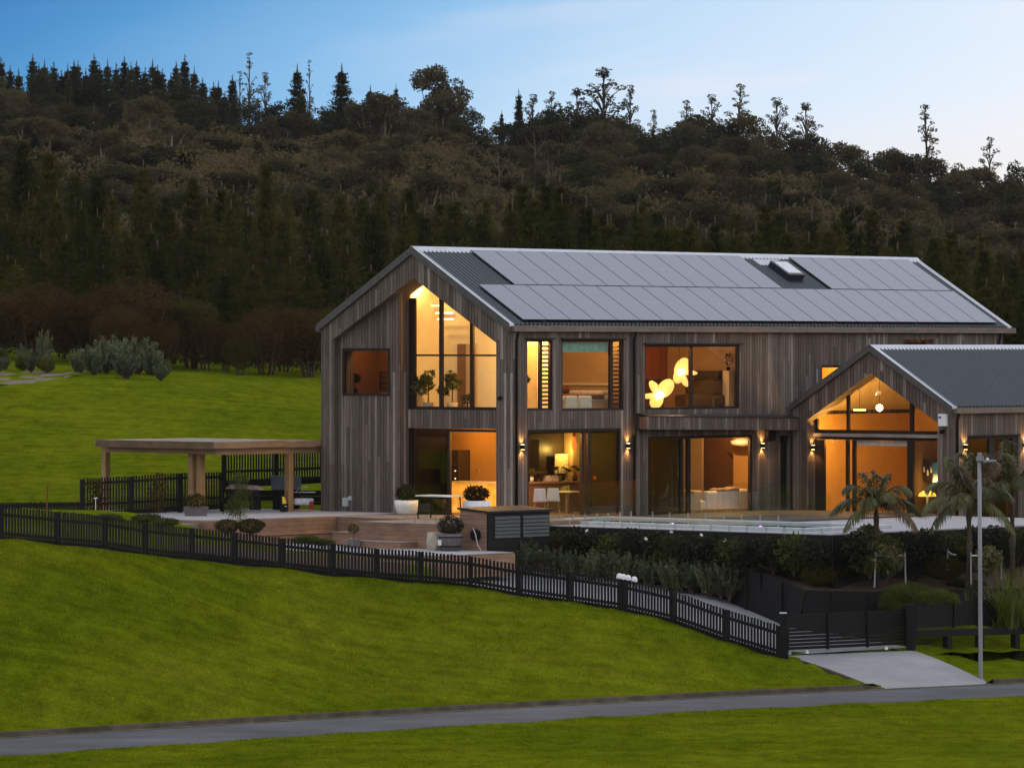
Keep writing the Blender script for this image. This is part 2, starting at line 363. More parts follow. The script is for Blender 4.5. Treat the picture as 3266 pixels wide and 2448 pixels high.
# road, kerb, near lawn
xr=np.r_[np.arange(-80,81,1.)]
Xr,T=np.meshgrid(xr,np.linspace(0,1,9)); grid('road',Xr,kd(Xr)*(1-T)+(nd(Xr)-.6)*T+.02,ROADZ+.04*np.sin(T*3.1),M['asphalt'])
def strip(mb,xa,xb,off0,off1,z0,z1,step=.9):
    x=xa
    while x<xb-1e-6:
        x2=min(x+step,xb); a=float(kd(x)); b=float(kd(x2))
        mb.hexa([(x,a+off0,z0),(x2,b+off0,z0),(x2,b+off1,z0),(x,a+off1,z0)],[(x,a+off0,z1),(x2,b+off0,z1),(x2,b+off1,z1),(x,a+off1,z1)]); x=x2
XD0,XD1=X_(2800,135.6),X_(3160,137.4)
kb=MB(); strip(kb,-60,XD0-.5,-.06,.15,ROADZ-.2,ROADZ+.14); strip(kb,XD1+.1,50,-.06,.15,ROADZ-.2,ROADZ+.14)
kb.hexa([(XD0-.5,float(kd(XD0-.5))-.06,ROADZ-.2),(XD0+.2,float(kd(XD0+.2))-.06,ROADZ-.2),(XD0+.2,float(kd(XD0+.2))+.15,ROADZ-.2),(XD0-.5,float(kd(XD0-.5))+.15,ROADZ-.2)],
        [(XD0-.5,float(kd(XD0-.5))-.06,ROADZ+.138),(XD0+.2,float(kd(XD0+.2))-.06,ROADZ+.03),(XD0+.2,float(kd(XD0+.2))+.15,ROADZ+.03),(XD0-.5,float(kd(XD0-.5))+.15,ROADZ+.138)])
struct(kb.build('kerb',M['kerb']))
gt=MB(); strip(gt,-60,50,-.42,-.062,ROADZ-.1,ROADZ+.022,3.); struct(gt.build('gutter',M['kerb']))
xn=np.r_[np.arange(-60,-22,2.),np.arange(-22,22,.5),np.arange(22,61,2.)]
Xn,Rn=np.meshgrid(xn,np.arange(0,40,.6)); Yn=nd(Xn)-Rn
Zn=ROADZ+.06+.10*np.clip(Rn/.6,0,1)+.014*Rn+micro(Xn,Yn)*np.clip(Rn,0,1)
grid('near_lawn',Xn,Yn,Zn,M['grass'])
# grass blades over the lawns, one object
rg=np.random.default_rng(3)
def blades(name,x,y,z,h,w,mat):
    n=len(x); a=rg.uniform(0,2*np.pi,n); lean=rg.normal(0,.45,n)*h; la=rg.uniform(0,2*np.pi,n)
    dx=np.cos(a)*w/2; dy=np.sin(a)*w/2
    V=np.stack([np.c_[x-dx,y-dy,z],np.c_[x+dx,y+dy,z],np.c_[x+np.cos(la)*lean,y+np.sin(la)*lean,z+h]],1).reshape(-1,3)
    o=npmesh(name,V,np.arange(3*n).reshape(-1,3),mat); return stuff(o)
n1=190000
y=rg.uniform(0,1,n1)**.8*27+.15; x=rg.uniform(-17,19,n1); yy=kd(x)+y
fx=np.array([X_(u,d) for u,v,d in PX[17:32]]); fd=np.array([d for u,v,d in PX[17:32]])
lim=np.interp(x,fx,fd)-.25; k=(yy<lim)&(np.abs(x)<yy*.108); x,yy,y=x[k],yy[k],y[k]
k=~((x>X_(2515,140))&(yy>kd(x)-1)&(x>XD0-6)&((yy-kd(x))>(XD0-x)*1.02)&(x>6)); x,yy,y=x[k],yy[k],y[k]
s_=np.clip(y/1.6,0,1); z=ground(x,yy)*s_+(ROADZ+.145)*(1-s_)+micro(x,yy)*s_-.01
blades('grass',x,yy,z,rg.uniform(.03,.085,len(x)),rg.uniform(.015,.04,len(x)),M['blade'])
n2=120000
x=rg.uniform(-15,17,n2); r=rg.uniform(0,1,n2)**1.3*20; yy=nd(x)-r; k=(np.abs(x)<yy*.108); x,r,yy=x[k],r[k],yy[k]
z=ROADZ+.06+.10*np.clip(r/.6,0,1)+.014*r+micro(x,yy)*np.clip(r,0,1)-.01
h=rg.uniform(.02,.055,len(x)); h[r<.35]*=1.7
blades('near_grass',x,yy,z,h,rg.uniform(.012,.028,len(x)),M['blade'])
Xb,Yb=np.meshgrid(np.linspace(-120,120,9),np.linspace(30,215,9)); grid('ground',Xb,Yb,Xb*0-4.42-np.clip(Yb-190,0,50)*.2,M['soil'])
# ------------------------------------------------------------------ hill behind
def hillz(x,d):
    u=x/np.maximum(d,1)*F+UC
    vr=np.interp(u,[-3000,-400,0,600,1000,1400,1700,2000,2300,2640,2900,3266,3700,6000],[600,530,545,540,590,560,640,640,640,700,790,850,880,950])
    zr=(YH-vr)/F*600+CAM
    z0=np.interp(x,[-80,-20,-8,0,15,60],[6.2,5.2,4.2,2.8,1.8,1.5])
    t=np.clip((d-258)/342,0,1); t=t*t*(3-2*t)*.6+t*.4
    return z0+(zr-z0)*t-np.clip(d-600,0,300)*.06
Xh,Yh=np.meshgrid(np.linspace(-170,170,120),np.r_[np.linspace(252,620,110),np.linspace(640,900,12)])
Zh=hillz(Xh,Yh)-.25-1.5*np.clip((262-Yh)/10,0,1)+.8*np.sin(Xh*.21)*np.sin(Yh*.13)*np.clip((Yh-275)/40,0,1)
ho=plain('forest_floor',(.016,.014,.010),.95,0,.05,.3,.3); grid('hill',Xh,Yh,Zh,ho)
for sg in (-1,1):  # unseen side hills, added so the window glass reflects dark ground
    Xs,Ys=np.meshgrid(np.linspace(0,1,30),np.linspace(-60,330,60)); Xs=sg*(74+Xs*170)
    Zs=np.interp(np.abs(Xs),[74,90,170,244],[-6,4,24,30])+2*np.sin(Ys*.11)+1.5*np.sin(Xs*.2+Ys*.07)-(6 if sg>0 else 0)
    grid('hill',Xs,Ys,Zs,ho)
# ------------------------------------------------------------------ camera
cam=bpy.data.cameras.new('camera'); co=bpy.data.objects.new('camera',cam); COL.objects.link(co); sc.camera=co
co.location=(0,0,CAM); co.rotation_euler=(R(90),0,0); cam.sensor_width=36; cam.lens=36*F/3266; cam.clip_end=3000; cam.clip_start=1
cam.shift_y=-(1224-YH)/3266
# ------------------------------------------------------------------ sky and sun
w=bpy.data.worlds.new('World'); sc.world=w; w.use_nodes=True; nt=w.node_tree
bg=nt.nodes['Background']; sky=nt.nodes.new('ShaderNodeTexSky'); sky.sky_type='NISHITA'; sky.sun_disc=False
SUN_EL,SUN_AZ=R(7),R(75)      # azimuth from +Y towards +X
sky.sun_elevation=SUN_EL; sky.sun_rotation=SUN_AZ; sky.air_density=1.; sky.dust_density=.6; sky.ozone_density=1.6
def wn(t,**k):
    n=nt.nodes.new(t)
    for a,b in k.items(): setattr(n,a,b)
    return n
def wm(op,a,b=None,clamp=False):
    n=wn('ShaderNodeMath',operation=op,use_clamp=clamp)
    for i,x in enumerate((a,b)):
        if x is None: continue
        if isinstance(x,(int,float)): n.inputs[i].default_value=x
        else: nt.links.new(x,n.inputs[i])
    return n.outputs[0]
def wramp(f,stops):
    n=wn('ShaderNodeValToRGB'); e=n.color_ramp.elements
    while len(e)<len(stops): e.new(.5)
    for q,(p,c) in zip(e,stops): q.position=p; q.color=(*c,1)
    nt.links.new(f,n.inputs[0]); return n.outputs[0]
def wmix(f,a,b,mode='MIX'):
    n=wn('ShaderNodeMix',data_type='RGBA',blend_type=mode)
    for i,x in ((0,f),(6,a),(7,b)):
        if isinstance(x,(int,float)): n.inputs[i].default_value=x if i==0 else (x,x,x,1)
        elif isinstance(x,tuple): n.inputs[i].default_value=(*x,1)
        else: nt.links.new(x,n.inputs[i])
    return n.outputs[2]
tc=wn('ShaderNodeTexCoord'); sp=wn('ShaderNodeSeparateXYZ'); nt.links.new(tc.outputs['Generated'],sp.inputs[0])
az=wm('ARCTAN2',sp.outputs[0],sp.outputs[1]); el=wm('ARCSINE',sp.outputs[2])
azd=wm('MULTIPLY',az,57.2958); eld=wm('MULTIPLY',el,57.2958)
nz=wn('ShaderNodeTexNoise'); nz.inputs['Scale'].default_value=1.; nz.inputs['Detail'].default_value=5
cv=wn('ShaderNodeCombineXYZ'); nt.links.new(wm('MULTIPLY',azd,.16),cv.inputs[0]); nt.links.new(wm('ADD',wm('MULTIPLY',eld,1.0),wm('MULTIPLY',azd,-.10)),cv.inputs[1]); nt.links.new(cv.outputs[0],nz.inputs['Vector'])
# horizon-ward brightening towards the set sun, deep blue away from it
p=wm('ADD',wm('ADD',wm('MULTIPLY',azd,.066),.55),wm('MULTIPLY',wm('SUBTRACT',2.9,eld),.10))
p=wm('ADD',p,wm('MULTIPLY',wm('SUBTRACT',nz.outputs['Fac'],.5),.10),True)
glow=wramp(p,[(0,(.045,.22,.54)),(.16,(.095,.33,.66)),(.38,(.27,.54,.85)),(.58,(.55,.75,.96)),(.8,(.74,.86,1.0)),(1,(.88,.93,.99))])
pink=wm('MULTIPLY',wm('MULTIPLY',wm('SUBTRACT',2.9,eld),.5,True),wm('MULTIPLY',wm('SUBTRACT',azd,-.8),.2,True),True)
glow=wmix(pink,glow,(.96,.85,.78))
wisp=wn('ShaderNodeMapRange'); wisp.inputs[1].default_value=.50; wisp.inputs[2].default_value=.72; nt.links.new(nz.outputs['Fac'],wisp.inputs[0])
glow=wmix(wm('MULTIPLY',wm('MULTIPLY',wisp.outputs[0],.75),wm('ADD',wm('MULTIPLY',azd,.16),.42,True)),glow,(.93,.85,.93))
# further round the sky the dusk dome takes over
far=wm('MAXIMUM',wm('SUBTRACT',wm('MULTIPLY',wm('ABSOLUTE',azd),.05),.5,True),wm('SUBTRACT',wm('MULTIPLY',wm('ABSOLUTE',eld),.08),.55,True),True)
SKY_K=.085
dome=wmix(1.,sky.outputs[0],(SKY_K,SKY_K,SKY_K),'MULTIPLY')
dome=wmix(.60,dome,wramp(wm('DIVIDE',eld,90.,True),[(0,(2.0,1.78,1.62)),(.25,(1.62,1.66,1.82)),(1,(1.3,1.38,1.6))]))
nt.links.new(wmix(far,glow,dome),bg.inputs[0]); bg.inputs[1].default_value=1.
sl=bpy.data.lights.new('sun','SUN'); sl.energy=.35; sl.angle=R(20); sl.color=(1,.86,.74); so=bpy.data.objects.new('sun',sl); COL.objects.link(so)
so.rotation_euler=Vector((-math.sin(SUN_AZ)*math.cos(R(14)),-math.cos(SUN_AZ)*math.cos(R(14)),-math.sin(R(14)))).to_track_quat('-Z','Y').to_euler()
vs=sc.view_settings; vs.view_transform='Standard'; vs.look='None'; vs.exposure=0; vs.gamma=1
sc.cycles.use_denoising=True; sc.cycles.max_bounces=6; sc.cycles.transparent_max_bounces=24; sc.cycles.diffuse_bounces=3; sc.cycles.glossy_bounces=3
sc.cycles.caustics_reflective=False; sc.cycles.caustics_refractive=False; sc.cycles.sample_clamp_indirect=4.
# ------------------------------------------------------------------ the house (all coordinates in the house frame)
H=thing('barn_house','two storey house in weathered timber with solar panels, lit rooms and a lower gabled wing','house',HO,HROT)
YW=.06; YB=W_-.06            # wall planes
def part(mb,name,mat,parent=None,**k): return mb.build(name,mat,parent or H,**k)
# --- main gable: outer frame
m=MB()
m.prism([(YB,-.9),(YB,zroof(YB)-.02),(W_/2,ZR-.02),(YW,zroof(YW)-.02),(YW,-.9),(.59,-.9),(.59,5.52),(4.2,7.61),(7.87,5.61),(7.87,-.9)],'x',0,.9)
part(m,'wall',M['clad'])
# left panel with the small window, set back in the frame
def ztop(y): return (5.52+(y-.59)*.579 if y<4.2 else 7.61-(y-4.2)*.545)
def slab_x(mb,y0,y1,z0,z1,x0,x1):     # piece with a sloping top when z1 is None
    if z1 is None: a,b=ztop(y0)+.05,ztop(y1)+.05
    else: a=b=z1
    mb.hexa([(x0,y0,z0),(x1,y0,z0),(x1,y1,z0),(x0,y1,z0)],[(x0,y0,a),(x1,y0,a),(x1,y1,b),(x0,y1,b)])
m=MB(); slab_x(m,5.07,5.49,-.9,None,.27,.8); slab_x(m,7.64,7.865,-.9,None,.27,.8); slab_x(m,5.492,7.638,-.9,3.80,.272,.8); slab_x(m,5.492,7.638,5.35,None,.272,.8)
part(m,'wall',M['clad'])
m=MB(); m.box(.62,.8,.6,5.06,2.76,3.36); part(m,'wall',M['clad'])          # spandrel between the glazing
def window(name,frames,panes,glassm,parent=None,cat=None):
    mb=MB()
    for b in frames: mb.box(*b)
    w=mb.build(name,M['frame'],H)
    for b,g in zip(panes,glassm if isinstance(glassm,list) else [glassm]*len(panes)):
        mb=MB()
        if isinstance(b[0],list): mb.prism(*b)
        else: mb.box(*b)
        mb.build('pane',M[g],w)
    return w
def louvre(w,x0,x1,z0,z1,y,n):
    mb=MB()
    for i in range(n):
        z=z0+(i+.5)*(z1-z0)/n; mb.hexa([(x0,y-.01,z-.055),(x1,y-.01,z-.055),(x1,y+.07,z-.01),(x0,y+.07,z-.01)],[(x0,y-.01,z-.035),(x1,y-.01,z-.035),(x1,y+.07,z+.01),(x0,y+.07,z+.01)])
    mb.build('louvre_blades',M['frame'],w)
# small gable window
window('window',[(.25,.34,5.49,5.585,3.80,5.35),(.25,.34,7.545,7.64,3.80,5.35),(.25,.34,5.586,7.544,3.80,3.875),(.25,.34,5.586,7.544,5.26,5.35)],[(.29,.305,5.586,7.544,3.876,5.259)],'glass')
# tall gable glazing
gx0,gx1=.70,.80
def gz_(y): return ztop(y)+.0
fr=[(gx0,gx1,4.80,5.06,3.36,6.98),(gx0,gx1,3.59,3.72,3.46,7.3),(gx0,gx1,2.24,2.37,3.46,6.5),(gx0,gx1,.60,.70,3.36,5.5),(gx0,gx1,.701,4.799,3.36,3.46),(gx0+.01,gx1-.01,.71,4.79,5.09,5.15)]
m=None
w=window('window',fr,[([(.70,3.46),(2.24,3.46),(2.24,6.47),(.70,5.58)],'x',.74,.755),([(2.37,3.46),(3.59,3.46),(3.59,7.25),(2.37,6.55)],'x',.74,.755),([(3.72,3.46),(4.80,3.46),(4.80,7.27),(4.2,7.6),(3.72,7.32)],'x',.74,.755)],'glass')
# ground floor gable door: fixed and sliding leaf at the left, open at the right
window('sliding_door',[(gx0,gx1,4.95,5.06,-.05,2.74),(gx0,gx1,.6,4.949,2.66,2.74),(gx0,gx1,3.25,3.36,-.05,2.65),(.81,.87,3.40,3.52,-.05,2.65),(gx0,gx1,3.361,4.949,-.05,.04),(gx0,gx1,.6,.7,-.05,2.65)],[(.74,.755,3.361,4.949,.041,2.659),(.83,.842,3.521,4.949,.041,2.65)],['glassdark','glass'])
# --- long wall with its openings
HOL=[(.87,2.12,3.36,5.63),(2.57,5.60,3.33,5.63),(6.67,11.57,3.33,5.47),(.92,5.49,-.9,2.75),(6.84,12.26,-.9,2.45),(16.0,18.4,3.30,4.76),(20.60,22.29,3.6,5.65),(13.75,14.15,-.9,2.35)]
def wall_y(xa,xb,za,zb,y0,y1,holes):
    xsx=sorted({xa,xb,*[h[0] for h in holes if xa<h[0]<xb],*[h[1] for h in holes if xa<h[1]<xb]}); mb=MB()
    for a,b in zip(xsx,xsx[1:]):
        mid=(a+b)/2; hs=sorted([(h[2],h[3]) for h in holes if h[0]<mid<h[1]]); z=za
        for h0,h1 in hs:
            if h0>z+.01: mb.box(a,b,y0,y1,z,h0)
            z=max(z,h1)
        if zb>z+.01: mb.box(a,b,y0,y1,z,zb)
    return mb
XE=26.40
part(wall_y(.9,XE,-.9,5.98,YW,.26,HOL),'wall',M['clad'])
m=MB(); m.box(.9,XE,YB-.2,YB,-.9,5.98); part(m,'wall',M['clad'])
m=MB(); m.prism([(.262,-.9),(.262,6.02),(W_/2,8.38),(YB-.202,6.02),(YB-.202,-.9)],'x',XE-.2,XE-.002); part(m,'wall',M['clad'])
m=MB(); m.box(20.50,22.4,.5,.55,3.5,5.7); m.box(20.55,20.598,.262,.5,3.6,5.66); m.box(22.292,22.34,.262,.5,3.6,5.66); part(m,'wall',M['clad'])
def fr_y(x0,x1,z0,z1,y0=.10,y1=.20,t=.075,muls=(),bottom=True):
    f=[(x0,x0+t,y0,y1,z0,z1),(x1-t,x1,y0,y1,z0,z1),(x0+t,x1-t,y0,y1,z1-t,z1)]
    if bottom: f.append((x0+t,x1-t,y0,y1,z0,z0+t))
    for a,b in muls: f.append((a,b,y0,y1,z0+(t if bottom else 0),z1-t))
    return f
w=window('window',fr_y(.87,2.12,3.36,5.63,muls=[(1.55,1.66)]),[(.945,1.55,.14,.152,3.435,5.555)],'glass'); louvre(w,1.66,2.045,3.5,5.5,.11,15)
w=window('window',fr_y(2.57,5.60,3.33,5.63,muls=[(4.99,5.12)]),[(2.645,4.99,.14,.152,3.405,5.555)],'glass'); louvre(w,5.12,5.525,3.5,5.5,.11,15)
window('window',fr_y(6.67,11.57,3.33,5.47,muls=[(9.05,9.17)]),[(6.745,9.05,.14,.152,3.405,5.395),(9.17,11.495,.14,.152,3.405,5.395)],'glass')
window('window',fr_y(16.0,18.4,3.30,4.76),[(16.075,18.325,.14,.152,3.375,4.685)],'glass')
window('window',fr_y(21.0,22.29,3.6,5.55,.42,.50,.06),[(21.06,22.23,.45,.462,3.66,5.49)],'glass')
window('sliding_door',fr_y(.92,5.49,-.05,2.75,.10,.20,.09,muls=[(3.58,3.72),(3.90,4.02)],bottom=False)+[(.99,5.40,.21,.25,2.62,2.69)],[(4.02,5.40,.14,.152,.0,2.66),(3.72,5.40,.18,.192,.0,2.62)],['glassdark','glass'])
window('sliding_door',fr_y(6.84,12.26,-.15,2.45,.10,.20,.09,muls=[(8.55,8.68),(8.90,9.06)],bottom=False),[(6.93,8.55,.14,.152,-.1,2.36),(6.93,8.90,.18,.192,-.1,2.34)],['glassdark','glass'])
m=MB(); m.box(13.75,14.15,.12,.2,-.2,2.35); part(m,'side_door',M['black'])
# window hoods
for x0,x1,z in ((.82,2.16,5.63),(2.52,5.65,5.63),(6.6,11.66,5.47)):
    m=MB(); m.box(x0,x1,-.03,.10,z,z+.05); part(m,'window_head_flashing',M['frame'])
# canopy over the terrace doors
m=MB(); m.hexa([(6.25,-.42,2.70),(14.15,-.42,2.58),(14.15,.05,2.58),(6.25,.05,2.70)],[(6.25,-.42,3.12),(14.15,-.42,2.98),(14.15,.05,2.98),(6.25,.05,3.12)]); can=part(m,'canopy',M['clad'])
m=MB(); m.hexa([(6.23,-.45,3.125),(14.17,-.45,2.985),(14.17,.055,3.06),(6.23,.055,3.20)],[(6.23,-.45,3.15),(14.17,-.45,3.01),(14.17,.055,3.085),(6.23,.055,3.225)]); m.build('flashing',M['roof'],can)
# --- roof
def corr(mb,x0,x1,y0,y1,zf,pitch=.20,h=.062):
    n=int((x1-x0)/pitch); cols=[]
    for i in range(n+1):
        x=x0+i*pitch
        for dx,hh in [(pitch*q/10,h*(.5-.5*math.cos(6.2832*q/10))) for q in range(10)]:
            if x+dx<=x1: cols.append((x+dx,hh))
    V=[];Fq=[]
    for x,hh in cols: V+=[(x,y0,zf(y0)+hh),(x,y1,zf(y1)+hh)]
    for i in range(len(cols)-1): Fq.append((2*i,2*i+2,2*i+3,2*i+1))
    mb.add(V,Fq)
XR0,XR1=-.05,L_
m=MB(); corr(m,XR0+.05,XR1-.05,-.02,W_/2,lambda y:ZE+SL*y)
corr(m,XR0+.05,XR1-.05,W_/2,W_+.02,lambda y:ZE+SL*(W_-y))
roof=part(m,'roof',M['roof'],smooth=True)
m=MB(); m.prism([(.0,ZE-.06),(W_/2,ZR-.06),(W_,ZE-.06),(W_,ZE-.2),(W_/2,ZR-.2),(0,ZE-.2)],'x',.92,XE-.25); m.build('roof_lining',M['ceiling_in'],roof)
m=MB()
for s in (0,1):
    f=lambda y: y if s==0 else W_-y
    for xa,xb in ((XR0-.02,XR0+.21),(XR1-.21,XR1+.02)):
        a=[(xa,f(-.04),ZE-.04),(xb,f(-.04),ZE-.04),(xb,f(W_/2),ZR-.02),(xa,f(W_/2),ZR-.02)]; b=[(p[0],p[1],p[2]+.075) for p in a]; m.hexa(a,b)
m.build('barge_cap',M['cap'],roof)
m=MB(); c=W_/2
m.hexa([(XR0-.022,c-.24,ZR-.10),(XR1+.022,c-.24,ZR-.10),(XR1+.022,c+.24,ZR-.10),(XR0-.022,c+.24,ZR-.10)],[(XR0-.022,c-.03,ZR+.085),(XR1+.022,c-.03,ZR+.085),(XR1+.022,c+.03,ZR+.085),(XR0-.022,c+.03,ZR+.085)])
m.build('ridge_cap',M['cap'],roof)
m=MB()
for s in (0,1):
    f=lambda y: y if s==0 else W_-y
    a=[(XR0-.05,f(-.05),ZE-.20),(XR0-.021,f(-.05),ZE-.20),(XR0-.021,f(c),ZR-.17),(XR0-.05,f(c),ZR-.17)]; b=[(p[0],p[1],p[2]+.262-(.02 if abs(p[1]-c)<.1 else 0)) for p in a]; m.hexa(a,b); a=[(XR0-.02,f(-.02),ZE-.20),(-.003,f(-.02),ZE-.20),(-.003,f(c),ZR-.18),(XR0-.02,f(c),ZR-.18)]; m.hexa(a,[(p[0],p[1],p[2]+.15) for p in a])
m.build('barge_board',M['barge'],roof)
m=MB(); m.prism([(-.14,ZE-.20),(-.14,ZE-.01),(-.125,ZE-.01),(-.125,ZE-.03),(.03,ZE-.03),(.055,ZE-.22)],'x',.06,XR1+.15); m.box(.06,XR1+.13,-.145,-.14,ZE-.09,ZE-.06); part(m,'gutter',M['fascia'])
m=MB(); m.prism([(W_+.14,ZE-.20),(W_+.14,ZE-.01),(W_-.055,ZE-.03),(W_-.055,ZE-.22)],'x',-.04,XR1+.1); part(m,'gutter',M['fascia'])
for x,zb in ((.32,-.1),(6.08,-.1),(26.1,2.)):
    m=MB(); m.tube([(x,-.08,ZE-.2),(x,-.03,ZE-.36),(x,.0,ZE-.5),(x,.0,zb)],[.045]*4,8); part(m,'downpipe',M['black'],smooth=True)
# --- solar panels: 22 below, 12 + 6 above the skylight gap
ang=math.atan(SL)
sv=MB(); PWd,PH=1.134,2.23
sv.box(0,PWd,0,PH,0,.034,0); sv.box(.012,PWd-.012,.012,PH-.012,.0341,.036,1); sv.box(.012,PWd-.012,PH/2-.011,PH/2+.011,.036,.0375,2); sv.box(.0,PWd,0.001,.022,.0341,.0375,2)
panel=sv.build('solar_panel',[M['solargap'],M['solar'],M['solarline']],H)
def put_panel(x,y,first=[True]):
    o=panel if first[0] else panel.copy()
    if not first[0]: COL.objects.link(o)
    first[0]=False; o.parent=H; o.location=(x,y,ZE+SL*y+.10); o.rotation_euler=(ang,0,0)
for i in range(22): put_panel(.71+i*1.153,.10)
for i in range(12): put_panel(2.49+i*1.153,2.06)
for i in range(6): put_panel(19.06+i*1.153,2.06)
# skylight
def onroof(x,y,o): return (x-0,y-o*math.sin(ang),ZE+SL*y+o*math.cos(ang))
m=MB(); ax0,ax1,ya,yb=17.35,18.25,2.72,3.55
m.hexa([onroof(ax0,ya,.0),onroof(ax1,ya,.0),onroof(ax1,yb,.0),onroof(ax0,yb,.0)],[onroof(ax0,ya,.26),onroof(ax1,ya,.26),onroof(ax1,yb,.26),onroof(ax0,yb,.26)]); sk=part(m,'skylight',M['roof'])
m=MB(); m.hexa([onroof(ax0+.08,ya+.08,.262),onroof(ax1-.08,ya+.08,.262),onroof(ax1-.08,yb-.08,.262),onroof(ax0+.08,yb-.08,.262)],[onroof(ax0+.08,ya+.08,.28),onroof(ax1-.08,ya+.08,.28),onroof(ax1-.08,yb-.08,.28),onroof(ax0+.08,yb-.08,.28)]); m.build('pane',plain('sky_glass',(.45,.5,.52),.08,.0,1.),sk)
m=MB(); m.hexa([onroof(17.0,3.60,.035),onroof(18.4,3.60,.035),onroof(18.4,3.95,.035),onroof(17.0,3.95,.035)],[onroof(17.0,3.60,.05),onroof(18.4,3.60,.05),onroof(18.4,3.95,.05),onroof(17.0,3.95,.05)]); m.build('flashing',M['cap'],sk)
# --- wing
WX,WF=14.19,14.65; WA,WE_,WC=5.39,3.41,-3.46; WSL=(WA-WE_)/3.40
def zw(y): return WA-abs(y-WC)*WSL
m=MB(); m.prism([(-.10,-.9),(-.10,zw(-.1)-.02),(WC,WA-.02),(-6.82,zw(-6.82)-.02),(-6.82,-.9),(-6.24,-.9),(-6.24,2.89),(WC,4.51),(-.75,2.93),(-.75,-.9)],'x',WX,WF+.1); part(m,'wall',M['clad'])
m=MB(); m.box(WF+.1,31,-6.82,-6.66,-.9,zw(-6.82)-.03)
part(wall_y(WF+.1,31,-.9,zw(-6.82)-.04,-6.82,-6.62,[(15.05,17.9,-.9,2.42),(18.6,21.5,-.9,2.42)]),'wall',M['clad'])
m=MB(); m.box(30.8,31,-6.6,-.1,-.9,3.2); part(m,'wall',M['clad'])
m=MB(); corr(m,WX,31.5,-6.90,WC,lambda y:zw(y)); corr(m,WX,31.5,WC,-.02,lambda y:zw(y)); wroof=part(m,'roof',M['roof'],smooth=True)
m=MB(); m.prism([(-6.84,zw(-6.84)-.06),(WC,WA-.06),(-.04,zw(-.04)-.06),(-.04,zw(-.04)-.18),(WC,WA-.18),(-6.84,zw(-6.84)-.18)],'x',WF+.12,31); m.build('roof_lining',M['ceiling_in'],wroof)
m=MB()
for ys in (-6.92,-.06):
    a=[(WX-.07,ys,zw(ys)-.03),(WX+.16,ys,zw(ys)-.03),(WX+.16,WC,WA-.01),(WX-.07,WC,WA-.01)]; m.hexa(a,[(p[0],p[1],p[2]+.075) for p in a])
m.build('barge_cap',M['cap'],wroof)
m=MB(); m.hexa([(WX-.072,WC-.22,WA-.09),(31.5,WC-.22,WA-.09),(31.5,WC+.22,WA-.09),(WX-.072,WC+.22,WA-.09)],[(WX-.072,WC-.03,WA+.08),(31.5,WC-.03,WA+.08),(31.5,WC+.03,WA+.08),(WX-.072,WC+.03,WA+.08)]); m.build('ridge_cap',M['cap'],wroof)
m=MB()
for ys in (-6.9,-.06):
    a=[(WX-.11,ys,zw(ys)-.18),(WX-.072,ys,zw(ys)-.18),(WX-.072,WC,WA-.15),(WX-.11,WC,WA-.15)]; m.hexa(a,[(p[0],p[1],p[2]+.235) for p in a]); a=[(WX-.071,ys,zw(ys)-.17),(WX-.003,ys,zw(ys)-.17),(WX-.003,WC,WA-.16),(WX-.071,WC,WA-.16)]; m.hexa(a,[(p[0],p[1],p[2]+.12) for p in a])
m.build('barge_board',M['barge'],wroof)
m=MB(); m.prism([(-7.03,WE_-.21),(-7.03,WE_-.03),(-6.85,WE_-.03),(-6.825,WE_-.22)],'x',WX+.05,31.5); part(m,'gutter',M['fascia'])
m=MB(); m.tube([(WX+.25,-6.95,WE_-.2),(WX+.25,-6.9,WE_-.36),(WX+.25,-6.875,WE_-.46),(WX+.25,-6.875,-.3)],[.045]*4,8); part(m,'downpipe',M['black'],smooth=True)
g0,g1=WF-.05,WF+.05
def zi(y): return 4.51-abs(y-WC)*.585
window('window',[(g0,g1,-2.20,-2.10,2.60,zi(-2.15)+.05),(g0,g1,-4.89,-4.77,2.60,zi(-4.83)+.05),(g0,g1,-6.24,-.75,2.50,2.60),(g0,g1,-.86,-.75,2.60,2.95)],
  [([(-.86,2.6),(-2.10,2.6),(-2.10,zi(-2.1)),(-.86,zi(-.86))],'x',WF-.008,WF+.008),([(-2.2,2.6),(-4.77,2.6),(-4.77,zi(-4.77)),(WC,4.5),(-2.2,zi(-2.2))],'x',WF-.008,WF+.008),([(-4.89,2.6),(-6.24,2.6),(-6.24,2.88),(-4.89,zi(-4.89))],'x',WF-.008,WF+.008)],'glass')
m=MB(); m.box(WF-.16,WF-.051,-6.24,-.75,2.37,2.48); part(m,'beam',timber('grey_beam',(.26,.23,.21),0,2))
window('sliding_door',[(g0,g1,-6.24,-.75,2.27,2.499),(g0,g1,-1.15,-.76,-.3,2.26),(g0,g1,-2.17,-2.07,-.3,2.26),(.0+WF+.06,WF+.14,-2.40,-2.26,-.3,2.26),(g0,g1,-4.90,-4.66,-.3,2.26),(g0,g1,-2.07,-1.15,-.3,-.18)],
  [(WF-.008,WF+.008,-2.07,-1.15,-.18,2.26),(WF-.008,WF+.008,-6.24,-4.9,-.3,2.26)],['glass','glass'])
m=MB(); m.box(WF+.12,WF+.17,-4.66,-2.41,2.08,2.27); part(m,'blind',plain('grey_blind',(.5,.46,.44),.9))
